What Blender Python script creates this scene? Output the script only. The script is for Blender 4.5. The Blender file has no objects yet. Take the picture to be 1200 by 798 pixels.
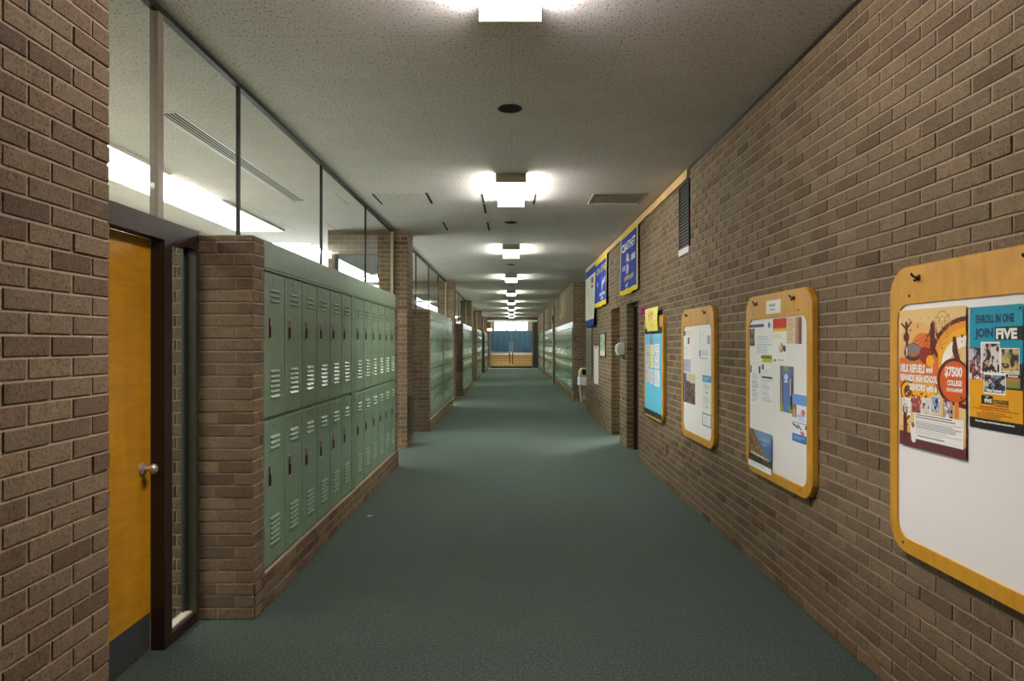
import bpy, bmesh, math, random
import numpy as np
from mathutils import Vector, Matrix

random.seed(7)
np.random.seed(7)
S = bpy.context.scene
C = S.collection

# ------------------------------------------------------------------ camera, sky, exposure
H = 1.53                      # eye height
CEIL = 3.20
cam_d = bpy.data.cameras.new('camera')
cam = bpy.data.objects.new('camera', cam_d)
C.objects.link(cam)
cam.location = (0, 0, H)
cam.rotation_euler = (math.pi / 2, 0, 0)
cam_d.sensor_width = 36.0
cam_d.lens = 790 / 1200 * 36.0
cam_d.shift_x = 0.0004
cam_d.shift_y = 4 / 1200
cam_d.clip_end = 300
S.camera = cam

w = bpy.data.worlds.new('sky')
S.world = w
w.use_nodes = True
w.node_tree.nodes['Background'].inputs[0].default_value = (0.86, 0.94, 1.0, 1)
w.node_tree.nodes['Background'].inputs[1].default_value = 4.0

S.view_settings.view_transform = 'Standard'
S.view_settings.look = 'None'
S.view_settings.gamma = 1
S.view_settings.use_curve_mapping = False
S.view_settings.exposure = 1.55
try:
    S.cycles.use_denoising = True
    S.cycles.sample_clamp_indirect = 6.0
    S.cycles.max_bounces = 10
    S.cycles.diffuse_bounces = 6
    S.cycles.glossy_bounces = 4
    S.cycles.transparent_max_bounces = 16
    S.cycles.caustics_reflective = False
    S.cycles.caustics_refractive = False
except Exception:
    pass
SIDE = 9.0                     # the side lenses of a wrap-around fixture throw more light than its bottom
LAMP = 2.6
BOTTOM_W = 12.0                # watts of each fixture's bottom, thrown down in a cone by its prismatic lens
SPREAD = 108.0                   # radiance of the corridor fluorescent lenses
ROOM_LAMP = 7.0

# ------------------------------------------------------------------ helpers
def s2l(c):
    return tuple((v / 12.92) if v <= 0.04045 else ((v + 0.055) / 1.055) ** 2.4 for v in c)

def rgb(r, g, b):
    return s2l((r / 255, g / 255, b / 255))

WLOC = {}

class MB:
    """collects faces in world coordinates"""
    def __init__(self):
        self.v = []; self.f = []
    def quad(self, a, b, c, d):
        i = len(self.v); self.v += [a, b, c, d]; self.f.append((i, i + 1, i + 2, i + 3)); return self
    def poly(self, pts):
        i = len(self.v); self.v += list(pts); self.f.append(tuple(range(i, i + len(pts)))); return self
    def box(self, x0, x1, y0, y1, z0, z1):
        i = len(self.v)
        self.v += [(x0, y0, z0), (x1, y0, z0), (x1, y1, z0), (x0, y1, z0), (x0, y0, z1), (x1, y0, z1), (x1, y1, z1), (x0, y1, z1)]
        for q in ((0, 3, 2, 1), (4, 5, 6, 7), (0, 1, 5, 4), (1, 2, 6, 5), (2, 3, 7, 6), (3, 0, 4, 7)):
            self.f.append(tuple(i + k for k in q))
        return self
    def loft(self, loops, closed=True, cap0=False, cap1=False):
        n = len(loops[0]); i0 = len(self.v)
        for L in loops: self.v += list(L)
        for j in range(len(loops) - 1):
            for k in range(n if closed else n - 1):
                a = i0 + j * n + k; b = i0 + j * n + (k + 1) % n
                self.f.append((a, b, b + n, a + n))
        if cap0: self.f.append(tuple(i0 + k for k in reversed(range(n))))
        if cap1: self.f.append(tuple(i0 + (len(loops) - 1) * n + k for k in range(n)))
        return self
    def tube(self, p, q, r, n=8, r2=None):
        p = Vector(p); q = Vector(q); d = (q - p).normalized()
        a = d.orthogonal().normalized(); b = d.cross(a)
        r2 = r if r2 is None else r2
        L = []
        for c, rr in ((p, r), (q, r2)):
            L.append([tuple(c + a * (rr * math.cos(t * 2 * math.pi / n)) + b * (rr * math.sin(t * 2 * math.pi / n))) for t in range(n)])
        return self.loft(L, cap0=True, cap1=True)
    def lathe(self, prof, origin, axis, n=16):
        """prof: (distance along axis, radius)"""
        o = Vector(origin); d = Vector(axis).normalized(); a = d.orthogonal().normalized(); b = d.cross(a)
        L = [[tuple(o + d * t + a * (r * math.cos(k * 2 * math.pi / n)) + b * (r * math.sin(k * 2 * math.pi / n))) for k in range(n)] for t, r in prof]
        return self.loft(L, cap0=True, cap1=True)
    def mesh(self, name, o):
        m = bpy.data.meshes.new(name)
        ox, oy, oz = o
        m.from_pydata([(x - ox, y - oy, z - oz) for x, y, z in self.v], [], self.f)
        m.update()
        return m
    def origin(self):
        a = np.array(self.v)
        lo, hi = a.min(0), a.max(0)
        return (float((lo[0] + hi[0]) / 2), float((lo[1] + hi[1]) / 2), float(lo[2]))

def box(*a):
    return MB().box(*a)

def link(o, parent, wloc):
    C.objects.link(o)
    WLOC[o.name] = Vector(wloc)
    if parent is not None:
        o.parent = parent
        o.location = Vector(wloc) - WLOC[parent.name]
    else:
        o.location = wloc
    return o

def obj(name, mb, mat, parent=None, origin=None, bevel=0, smooth=False):
    o_ = origin or mb.origin()
    m = mb.mesh(name, o_)
    m.materials.append(mat)
    if bevel or smooth:
        bm = bmesh.new(); bm.from_mesh(m)
        bmesh.ops.remove_doubles(bm, verts=bm.verts, dist=1e-5)
        bmesh.ops.recalc_face_normals(bm, faces=bm.faces)
        if bevel:
            bmesh.ops.bevel(bm, geom=[e for e in bm.edges if len(e.link_faces) == 2 and e.calc_face_angle(0) > 0.5], offset=bevel, segments=2, profile=0.5, affect='EDGES')
        bm.to_mesh(m); bm.free()
        if smooth:
            for p in m.polygons: p.use_smooth = True
            try: m.set_sharp_from_angle(angle=math.radians(40))
            except Exception: pass
    return link(bpy.data.objects.new(name, m), parent, o_)

def empty(name, loc, parent=None):
    o = bpy.data.objects.new(name, None)
    o.empty_display_size = 0.05
    return link(o, parent, loc)

def tag(o, label, cat=None, group=None, kind=None):
    if label: o['label'] = label
    if cat: o['category'] = cat
    if group: o['group'] = group
    if kind: o['kind'] = kind
    return o

def struct(o):
    o['kind'] = 'structure'
    return o

def copy_tree(o, parent=None, wloc=None):
    c = o.copy()
    C.objects.link(c)
    if parent is not None: c.parent = parent
    for ch in KIDS.get(o.name, ()):
        copy_tree(ch, c)
    return c

KIDS = {}
def index_kids():
    KIDS.clear()
    for o in C.objects:
        if o.parent is not None: KIDS.setdefault(o.parent.name, []).append(o)

ORD = ['first', 'second', 'third', 'fourth', 'fifth', 'sixth', 'seventh', 'eighth', 'ninth', 'tenth', 'eleventh', 'twelfth', 'thirteenth', 'fourteenth', 'fifteenth', 'sixteenth', 'seventeenth', 'eighteenth', 'nineteenth', 'twentieth']

# ------------------------------------------------------------------ materials
class NT:
    def __init__(self, name):
        self.m = bpy.data.materials.new(name); self.m.use_nodes = True
        self.t = self.m.node_tree; self.n = self.t.nodes
        self.b = self.n['Principled BSDF']
    def new(self, t, **k):
        x = self.n.new(t)
        for a, v in k.items(): setattr(x, a, v)
        return x
    def l(self, a, b): self.t.links.new(a, b)
    def ramp(self, stops, interp='LINEAR'):
        r = self.new('ShaderNodeValToRGB'); r.color_ramp.interpolation = interp
        e = r.color_ramp.elements
        while len(e) < len(stops): e.new(0.5)
        for k, (p, c) in enumerate(stops):
            e[k].position = p; e[k].color = (c[0], c[1], c[2], 1) if isinstance(c, tuple) else (c, c, c, 1)
        return r
    def noise(self, scale, detail=3, rough=0.5, vec=None, stretch=None):
        x = self.new('ShaderNodeTexNoise'); x.inputs['Scale'].default_value = scale
        x.inputs['Detail'].default_value = detail; x.inputs['Roughness'].default_value = rough
        g = self.new('ShaderNodeNewGeometry')
        v = g.outputs['Position']
        if stretch:
            mp = self.new('ShaderNodeMapping'); mp.inputs['Scale'].default_value = stretch
            self.l(v, mp.inputs['Vector']); v = mp.outputs['Vector']
        self.l(v, x.inputs['Vector'])
        return x
    def mix(self, mode, fac, a, b):
        x = self.new('ShaderNodeMix', data_type='RGBA', blend_type=mode)
        for s, v in ((x.inputs[0], fac), (x.inputs[6], a), (x.inputs[7], b)):
            if hasattr(v, 'type') and hasattr(v, 'links'): self.l(v, s)
            elif isinstance(v, (int, float)): s.default_value = v
            else: s.default_value = (*v, 1)
        return x.outputs[2]
    def bump(self, h, strength, dist=0.002):
        x = self.new('ShaderNodeBump'); x.inputs['Strength'].default_value = strength; x.inputs['Distance'].default_value = dist
        self.l(h, x.inputs['Height']); self.l(x.outputs[0], self.b.inputs['Normal'])

MATS = {}
def plain(name, col, rough=0.6, metal=0.0, spec=0.5, noise=0.06):
    if name in MATS: return MATS[name]
    t = NT(name)
    n = t.noise(35, 4)
    r = t.ramp([(0.25, 1 - noise), (0.75, 1.0)])
    t.l(n.outputs[0], r.inputs[0])
    t.l(t.mix('MULTIPLY', 1.0, col, r.outputs[0]), t.b.inputs['Base Color'])
    t.b.inputs['Roughness'].default_value = rough
    t.b.inputs['Metallic'].default_value = metal
    t.b.inputs['Specular IOR Level'].default_value = spec
    MATS[name] = t.m
    return t.m

def emit(name, col, strength):
    t = NT(name)
    t.b.inputs['Base Color'].default_value = (0.8, 0.8, 0.8, 1)
    t.b.inputs['Emission Color'].default_value = (*col, 1)
    t.b.inputs['Emission Strength'].default_value = strength
    return t.m

def brick_material():
    t = NT('brick')
    g = t.new('ShaderNodeNewGeometry'); oi = t.new('ShaderNodeObjectInfo')
    a = t.new('ShaderNodeMath', operation='ADD'); t.l(g.outputs['Random Per Island'], a.inputs[0]); t.l(oi.outputs['Random'], a.inputs[1])
    f = t.new('ShaderNodeMath', operation='FRACT'); t.l(a.outputs[0], f.inputs[0])
    r = t.ramp([(0.0, rgb(108, 88, 69)), (0.14, rgb(119, 99, 78)), (0.4, rgb(129, 109, 85)), (0.62, rgb(121, 103, 82)), (0.8, rgb(135, 114, 88)), (0.93, rgb(111, 89, 70)), (1.0, rgb(98, 79, 63))])
    t.l(f.outputs[0], r.inputs[0])
    n = t.noise(105, 3, 0.65)
    r2 = t.ramp([(0.30, 0.22), (0.43, 0.84), (0.7, 1.2)])
    t.l(n.outputs[0], r2.inputs[0])
    n3 = t.noise(26, 4, 0.6)
    r3 = t.ramp([(0.3, 0.82), (0.7, 1.08)]); t.l(n3.outputs[0], r3.inputs[0])
    c = t.mix('MULTIPLY', 1.0, r.outputs[0], r2.outputs[0])
    c = t.mix('MULTIPLY', 1.0, c, r3.outputs[0])
    t.l(c, t.b.inputs['Base Color'])
    t.b.inputs['Roughness'].default_value = 0.8
    t.b.inputs['Specular IOR Level'].default_value = 0.25
    t.bump(n.outputs[0], 0.5, 0.003)
    return t.m

def mortar_material():
    t = NT('mortar')
    n = t.noise(120, 3, 0.6)
    r = t.ramp([(0.3, rgb(150, 133, 112)), (0.7, rgb(178, 160, 136))]); t.l(n.outputs[0], r.inputs[0])
    t.l(r.outputs[0], t.b.inputs['Base Color']); t.b.inputs['Roughness'].default_value = 0.9
    t.b.inputs['Specular IOR Level'].default_value = 0.2
    t.bump(n.outputs[0], 0.5, 0.003)
    return t.m

def carpet_material():
    t = NT('carpet')
    n = t.noise(85, 3, 0.8); n2 = t.noise(2.2, 4, 0.6); n3 = t.noise(55, 3, 0.6)
    r = t.ramp([(0.38, rgb(9, 12, 11)), (0.5, rgb(33, 42, 38)), (0.62, rgb(75, 89, 81))]); t.l(n.outputs[0], r.inputs[0])
    r2 = t.ramp([(0.3, 0.86), (0.7, 1.1)]); t.l(n2.outputs[0], r2.inputs[0])
    r3 = t.ramp([(0.3, 0.86), (0.7, 1.1)]); t.l(n3.outputs[0], r3.inputs[0])
    c = t.mix('MULTIPLY', 1.0, r.outputs[0], r2.outputs[0]); c = t.mix('MULTIPLY', 1.0, c, r3.outputs[0])
    t.l(c, t.b.inputs['Base Color']); t.b.inputs['Roughness'].default_value = 0.9
    t.b.inputs['Specular IOR Level'].default_value = 0.15
    t.b.inputs['Sheen Weight'].default_value = 0.4
    t.b.inputs['Sheen Roughness'].default_value = 0.5
    t.b.inputs['Sheen Tint'].default_value = (0.6, 0.75, 0.66, 1)
    t.bump(n.outputs[0], 0.8, 0.006)
    return t.m

def ceiling_material():
    t = NT('acoustic_tile')
    n = t.noise(1.0, 3, 0.55, stretch=(85, 48, 85)); n2 = t.noise(3, 3)
    r = t.ramp([(0.33, 0.30), (0.42, 0.90), (0.6, 1.0)]); t.l(n.outputs[0], r.inputs[0])
    r2 = t.ramp([(0.3, 0.95), (0.7, 1.03)]); t.l(n2.outputs[0], r2.inputs[0])
    br = t.new('ShaderNodeTexBrick'); g = t.new('ShaderNodeNewGeometry'); t.l(g.outputs['Position'], br.inputs['Vector'])
    br.offset = 0.0; br.inputs['Scale'].default_value = 1.0; br.inputs['Brick Width'].default_value = 0.61; br.inputs['Row Height'].default_value = 0.61
    br.inputs['Mortar Size'].default_value = 0.0022; br.inputs['Color1'].default_value = (1, 1, 1, 1); br.inputs['Color2'].default_value = (0.97, 0.97, 0.97, 1); br.inputs['Mortar'].default_value = (0.8, 0.8, 0.78, 1)
    c = t.mix('MULTIPLY', 1.0, rgb(230, 222, 219), r.outputs[0]); c = t.mix('MULTIPLY', 1.0, c, r2.outputs[0]); c = t.mix('MULTIPLY', 1.0, c, br.outputs[0])
    t.l(c, t.b.inputs['Base Color']); t.b.inputs['Roughness'].default_value = 0.85
    t.b.inputs['Specular IOR Level'].default_value = 0.2
    t.bump(r.outputs[0], 0.5, 0.004)
    return t.m

def wood_material(name, c0, c1, stretch, rough=0.35):
    t = NT(name)
    n = t.noise(1.0, 5, 0.6, stretch=stretch); n.inputs['Distortion'].default_value = 0.6
    r = t.ramp([(0.25, c0), (0.5, c1), (0.8, c0)]); t.l(n.outputs[0], r.inputs[0])
    n2 = t.noise(7, 3); r2 = t.ramp([(0.3, 0.88), (0.7, 1.06)]); t.l(n2.outputs[0], r2.inputs[0])
    t.l(t.mix('MULTIPLY', 1.0, r.outputs[0], r2.outputs[0]), t.b.inputs['Base Color'])
    t.b.inputs['Roughness'].default_value = rough
    return t.m

def veneer_material():
    t = NT('door_veneer')
    n = t.noise(1.0, 4, 0.6, stretch=(9, 9, 1.4)); n.inputs['Distortion'].default_value = 0.8
    r = t.ramp([(0.25, rgb(180, 124, 16)), (0.75, rgb(200, 144, 30))]); t.l(n.outputs[0], r.inputs[0])
    n2 = t.noise(1.0, 3, 0.6, stretch=(5, 5, 26)); r2 = t.ramp([(0.35, 0.88), (0.65, 1.1)]); t.l(n2.outputs[0], r2.inputs[0])
    t.l(t.mix('MULTIPLY', 1.0, r.outputs[0], r2.outputs[0]), t.b.inputs['Base Color'])
    t.b.inputs['Roughness'].default_value = 0.38
    return t.m

def locker_material(name, col):
    t = NT(name)
    n = t.noise(14, 4); r = t.ramp([(0.3, 0.9), (0.7, 1.05)]); t.l(n.outputs[0], r.inputs[0])
    t.l(t.mix('MULTIPLY', 1.0, col, r.outputs[0]), t.b.inputs['Base Color'])
    t.b.inputs['Roughness'].default_value = 0.25
    n2 = t.noise(300, 2); t.bump(n2.outputs[0], 0.05, 0.001)
    return t.m

def glass_material(name, tint=(0.96, 0.985, 0.97), wires=False):
    t = NT(name); t.n.remove(t.b)
    out = t.n['Material Output']
    tr = t.new('ShaderNodeBsdfTransparent'); tr.inputs[0].default_value = (*tint, 1)
    gl = t.new('ShaderNodeBsdfGlossy'); gl.inputs['Roughness'].default_value = 0.02
    fr = t.new('ShaderNodeFresnel'); fr.inputs['IOR'].default_value = 1.5
    mx = t.new('ShaderNodeMixShader'); gg = t.new('ShaderNodeNewGeometry'); iv = t.new('ShaderNodeMath', operation='SUBTRACT'); iv.inputs[0].default_value = 1.0; t.l(gg.outputs['Backfacing'], iv.inputs[1])
    ml = t.new('ShaderNodeMath', operation='MULTIPLY'); t.l(fr.outputs[0], ml.inputs[0]); t.l(iv.outputs[0], ml.inputs[1]); t.l(ml.outputs[0], mx.inputs[0]); t.l(tr.outputs[0], mx.inputs[1]); t.l(gl.outputs[0], mx.inputs[2])
    o = mx.outputs[0]
    if wires:
        br = t.new('ShaderNodeTexBrick'); g = t.new('ShaderNodeNewGeometry')
        sp = t.new('ShaderNodeSeparateXYZ'); t.l(g.outputs['Position'], sp.inputs[0]); cb = t.new('ShaderNodeCombineXYZ'); t.l(sp.outputs[0], cb.inputs[0]); t.l(sp.outputs[2], cb.inputs[1])
        t.l(cb.outputs[0], br.inputs['Vector']); br.offset = 0; br.inputs['Scale'].default_value = 1
        br.inputs['Brick Width'].default_value = 0.03; br.inputs['Row Height'].default_value = 0.03; br.inputs['Mortar Size'].default_value = 0.0022
        df = t.new('ShaderNodeBsdfDiffuse'); df.inputs[0].default_value = (0.1, 0.1, 0.1, 1)
        m2 = t.new('ShaderNodeMixShader'); t.l(br.outputs['Fac'], m2.inputs[0]); t.l(o, m2.inputs[1]); t.l(df.outputs[0], m2.inputs[2]); o = m2.outputs[0]
    t.l(o, out.inputs['Surface'])
    return t.m

def print_material(name, rough=0.5, spec=0.4):
    t = NT(name)
    a = t.new('ShaderNodeAttribute', attribute_name='print'); t.l(a.outputs['Color'], t.b.inputs['Base Color'])
    t.b.inputs['Roughness'].default_value = rough; t.b.inputs['Specular IOR Level'].default_value = spec
    return t.m

BRICK = brick_material(); MORTAR = mortar_material(); CARPET = carpet_material(); TILE = ceiling_material()
GREEN = locker_material('locker_paint', rgb(124, 148, 122)); GREEN2 = locker_material('locker_trim_paint', rgb(112, 135, 112))
BIRCH = veneer_material()
MAPLE = wood_material('board_wood', rgb(188, 130, 30), rgb(208, 152, 48), (10, 10, 2.0), 0.4)
BATTEN = wood_material('batten_wood', rgb(196, 156, 98), rgb(216, 178, 120), (12, 2, 12), 0.5)
STAIRWOOD = wood_material('stair_wood', rgb(188, 142, 84), rgb(214, 172, 112), (2, 14, 14), 0.45)
FRAME = plain('dark_bronze_paint', rgb(44, 29, 26), 0.45)
MULLION = plain('mullion_metal', rgb(132, 118, 104), 0.4, 0.3)
DARK = plain('dark_metal', rgb(34, 31, 26), 0.5, 0.2)
BLACK = plain('black_void', rgb(10, 9, 9), 0.8)
CHROME = plain('chrome', rgb(220, 205, 198), 0.3, 0.75)
BRONZE = plain('hook_bronze', rgb(70, 50, 34), 0.4, 0.6)
WHITE = plain('white_enamel', rgb(226, 222, 216), 0.4)
CREAM = plain('cream_plaster', rgb(218, 213, 200), 0.8)
def board_material():
    t = NT('whiteboard')
    n = t.noise(1.0, 2, 0.5, stretch=(60, 22, 60)); r = t.ramp([(0.19, rgb(150, 144, 144)), (0.225, rgb(236, 231, 229))]); t.l(n.outputs[0], r.inputs[0])
    t.l(r.outputs[0], t.b.inputs['Base Color']); t.b.inputs['Roughness'].default_value = 0.45
    return t.m
BOARDW = board_material()
OLIVE = plain('olive_reflected_tint', rgb(58, 56, 38), 0.5); BROWNW = plain('brown_wall', rgb(84, 68, 52), 0.8)  # OLIVE puts the yellow light reflected on the jamb into its colour
KICK = plain('kick_plate_metal', rgb(78, 84, 84), 0.4, 0.4)
SILL = plain('beige_sill', rgb(178, 164, 146), 0.6)
BLUE = plain('blue_paint', rgb(92, 148, 186), 0.4)
GLASS = glass_material('clear_glass'); WIRED = glass_material('wired_glass', (0.55, 0.6, 0.62), True)
PAPER = print_material('printed_paper'); CLOTH = print_material('banner_cloth', 0.8, 0.2)
INKW = plain('ink_white', rgb(240, 236, 226), 0.6, noise=0.0); INKK = plain('ink_black', rgb(26, 30, 34), 0.6, noise=0.0); INKR = plain('ink_red', rgb(196, 70, 24), 0.6, noise=0.0)
INKN = plain('ink_navy', rgb(24, 62, 92), 0.6, noise=0.0); INKG = plain('ink_grey', rgb(120, 118, 120), 0.6, noise=0.0); INKY = plain('ink_gold', rgb(206, 186, 110), 0.6, noise=0.0)
INKP = plain('ink_pink', rgb(214, 60, 110), 0.6, noise=0.0)

# ------------------------------------------------------------------ bricks
CO = 0.0677; BL = 0.2032; MG = 0.010
BR_BAG = {}
ub = MB()
ub.v = [(-.5, 0, -.5), (.5, 0, -.5), (.5, 0, .5), (-.5, 0, .5), (-.49, 1, -.475), (.49, 1, -.475), (.49, 1, .475), (-.49, 1, .475)]
ub.f = [(4, 7, 6, 5), (0, 4, 5, 1), (1, 5, 6, 2), (2, 6, 7, 3), (3, 7, 4, 0)]
UNIT_BRICK = ub.mesh('brick', (0, 0, 0)); UNIT_BRICK.materials.append(BRICK)

def proj(p):
    x, y, z = p
    if y < 0.2: return None
    return (600 + 790 * x / y, 403 - 790 * (z - H) / y)

def brick_rects(L, z0, z1, phase=0.0, holes=()):
    out = []
    r = 0
    while True:
        a = r * CO
        if a >= z1 - 0.015: break
        b = min(a + CO, z1)
        if b > z0 + 0.01:
            u = -BL + (0 if r % 2 == 0 else BL / 2) + phase
            while u < L:
                p, q = max(u, 0), min(u + BL, L)
                iv = [(p, q)] if q - p > 0.02 else []
                zm = (a + b) / 2
                for (h0, h1, g0, g1) in holes:
                    if g0 < zm < g1:
                        nv = []
                        for (c, d) in iv:
                            if d <= h0 or c >= h1: nv.append((c, d)); continue
                            if c < h0 - 0.02: nv.append((c, h0))
                            if d > h1 + 0.02: nv.append((h1, d))
                        iv = nv
                for (c, d) in iv: out.append((c, d, max(a, z0), b))
                u += BL
        r += 1
    return out

def bricks(wall, P, u, n, L, z0, z1, individual=0, phase=0.0, holes=(), hidden=(), proud=0.0018):
    """lay a running bond of single bricks on a face; P is a point on the finished brick face at u=0, z=0"""
    P = Vector(P); u = Vector(u); n = Vector(n)
    rects = brick_rects(L, z0, z1, phase, holes)
    scored = []
    for (a, b, c, d) in rects:
        area = 0
        if individual:
            pts = [proj(P + u * s + Vector((0, 0, t))) for s, t in ((a, c), (b, c), (b, d), (a, d))]
            if all(pts):
                xs = [min(max(p[0], 0), 1200) for p in pts]; ys = [min(max(p[1], 0), 798) for p in pts]
                area = 0.5 * abs(sum(xs[i] * ys[(i + 1) % 4] - xs[(i + 1) % 4] * ys[i] for i in range(4)))
                m, zz = (a + b) / 2, (c + d) / 2
                if any(h0 < m < h1 and g0 < zz < g1 for (h0, h1, g0, g1) in hidden): area = 0
        scored.append((area, a, b, c, d))
    scored.sort(reverse=True)
    single = [r for r in scored[:individual] if r[0] > 30]
    rest = scored[len(single):]
    uu = u if (u.cross(n)).z > 0 else -u
    rot = Matrix((uu, n, Vector((0, 0, 1)))).transposed().to_4x4()
    base = WLOC[wall.name]
    for (_, a, b, c, d) in single:
        o = bpy.data.objects.new('brick', UNIT_BRICK)
        C.objects.link(o); o.parent = wall
        k = proud + (random.uniform(-0.0008, 0.0008) if random.random() < 0.85 else random.uniform(0.0, 0.004))
        pos = P + u * ((a + b) / 2) + Vector((0, 0, (c + d) / 2)) - n * (proud + 0.002)
        o.matrix_local = Matrix.Translation(pos - base) @ rot @ Matrix.Diagonal((b - a - MG, k + 0.002, d - c - MG, 1))
    mb = BR_BAG.setdefault(wall.name, MB())
    for (_, a, b, c, d) in rest:
        k = (random.uniform(-0.0008, 0.0008) if random.random() < 0.85 else random.uniform(0.0, 0.004))
        p0, p1, q0, q1 = a + MG / 2, b - MG / 2, c + MG / 2, d - MG / 2
        i = len(mb.v)
        for dep, e, ez in ((-proud - 0.002, 0, 0), (k, 0.0015, 0.0015)):
            for s, t in ((p0 + e, q0 + ez), (p1 - e, q0 + ez), (p1 - e, q1 - ez), (p0 + e, q1 - ez)):
                v = P + u * s + n * dep
                mb.v.append((v.x, v.y, v.z + t))
        for q in ((4, 5, 6, 7), (0, 1, 5, 4), (1, 2, 6, 5), (2, 3, 7, 6), (3, 0, 4, 7)):
            mb.f.append(tuple(i + j for j in q))

def finish_bricks(wall):
    mb = BR_BAG.pop(wall.name, None)
    if mb and mb.v:
        o = obj('brick_courses', mb, BRICK, wall)
        o['kind'] = 'stuff'

# ================================================================== STRUCTURE
XL, XG, XR = -1.43, -1.752, 1.677
fl = struct(obj('floor', box(-4.7, 3.8, -6, 44.2, -0.12, 0), CARPET))
ce = struct(obj('ceiling', box(-4.7, 3.8, -6, 42.0, CEIL, CEIL + 0.12), TILE))

# near left wall
wl = struct(obj('wall_left', box(XG, XL - 0.005, -6, 2.395, 0, CEIL), MORTAR))
bricks(wl, (XL, 0.4, 0), (0, 1, 0), (1, 0, 0), 2.0, 0, CEIL, individual=300, phase=0.07)
bricks(wl, (XG + 0.03, 2.40, 0), (1, 0, 0), (0, 1, 0), XL - XG - 0.03, 0, CEIL)
finish_bricks(wl)

# right wall with its two door openings
OA = (8.92, 9.84); OB = (10.47, 11.35); ZO = 2.12
mr = MB()
xi, xo = XR + 0.005, XR + 0.33
for (a, b, z0, z1) in ((-6, OA[0], 0, CEIL), (OA[1], OB[0], 0, CEIL), (OB[1], 15.115, 0, CEIL), (OA[0], OA[1], ZO, CEIL), (OB[0], OB[1], ZO, CEIL)):
    mr.box(xi, xo, a + (0.005 if a in (OA[1], OB[1]) else 0), b, z0, z1)
wr = struct(obj('wall_right', mr, MORTAR))
Y0 = 0.6
BOARDS = [(1.885, 2.925), (3.68, 4.72), (5.47, 6.51), (7.30, 8.34)]
bricks(wr, (XR, Y0, 0), (0, 1, 0), (-1, 0, 0), 15.12 - Y0, 0, CEIL, individual=300, phase=0.03,
       holes=[(OA[0] - Y0, OA[1] - Y0, -1, ZO), (OB[0] - Y0, OB[1] - Y0, -1, ZO)],
       hidden=[(a - Y0 + 0.03, b - Y0 - 0.03, 0.69, 1.82) for a, b in BOARDS])
for o_ in (OA, OB):
    bricks(wr, (XR + 0.002, o_[1], 0), (1, 0, 0), (0, -1, 0), 0.31, 0, ZO)
finish_bricks(wr)
struct(obj('trim_1', box(XR - 0.004, XR + 0.006, -6, 6.36, 3.178, 3.2), DARK))  # dark strip put in for the shadow gap between wall and ceiling

# walls that close the building
struct(obj('wall_back', box(-4.8, 3.8, -6.1, -6.0, 0, CEIL), CREAM))
wo = MB()
for (a, b, z0, z1) in ((-6, 10.2, 0, CEIL), (12.3, 42, 0, CEIL), (10.2, 12.3, 0, 0.5), (10.2, 12.3, 2.2, CEIL)):
    wo.box(-4.8, -4.7, a, b, z0, z1)
struct(obj('wall_left_outer', wo, CREAM))
ow = struct(empty('window_20', (-4.75, 11.25, 0.5)))
obj('pane', box(-4.755, -4.745, 10.2, 12.3, 0.5, 2.2), GLASS, ow)
obj('mullion', box(-4.77, -4.73, 11.22, 11.28, 0.5, 2.2), MULLION, ow)
struct(obj('wall_right_outer', box(3.7, 3.8, -6, 18.0, 0, CEIL), BROWNW))
struct(obj('wall_room', box(xo, 3.7, 12.6, 12.7, 0, CEIL), BROWNW))
struct(obj('wall_room', box(xo, 3.7, 10.1, 10.2, 0, CEIL), BROWNW))

# brick return where the corridor narrows again, and the far right wall
wf = struct(obj('wall_return', box(1.66, 3.7, 18.005, 18.2, 0, CEIL), MORTAR))
bricks(wf, (1.64, 18.0, 0), (1, 0, 0), (0, -1, 0), 1.3, 0, CEIL, phase=0.1)
finish_bricks(wf)
XF = 1.64
mf = MB().box(XF + 0.005, 2.2, 18.2, 42, 2.134, CEIL).box(1.96, 2.2, 18.2, 42, 0, 2.134)
wfr = struct(obj('wall_right_far', mf, MORTAR))
bricks(wfr, (XF, 18.0, 0), (0, 1, 0), (-1, 0, 0), 24.0, 2.134, CEIL)
finish_bricks(wfr)
for k, y in enumerate((25.75, 33.75)):
    p = struct(obj('brick_pillar', box(XF - 0.045, XF + 0.3, y + 0.005, y + 0.5, 0, CEIL), MORTAR))
    bricks(p, (XF - 0.05, y, 0), (1, 0, 0), (0, -1, 0), 0.06, 0, CEIL)
    bricks(p, (XF - 0.05, y, 0), (0, 1, 0), (-1, 0, 0), 0.5, 0, CEIL)
    finish_bricks(p)
RBANK = [(18.15, 25.75), (26.25, 33.75), (34.25, 41.6)]
for k, (a, b) in enumerate(RBANK):
    p = struct(obj('trim_%d' % (30 + k), box(XF + 0.005, 1.96, a, b, 0, 0.205), MORTAR))
    bricks(p, (XF, a, 0), (0, 1, 0), (-1, 0, 0), b - a, 0, 0.2031)
    finish_bricks(p)

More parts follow.
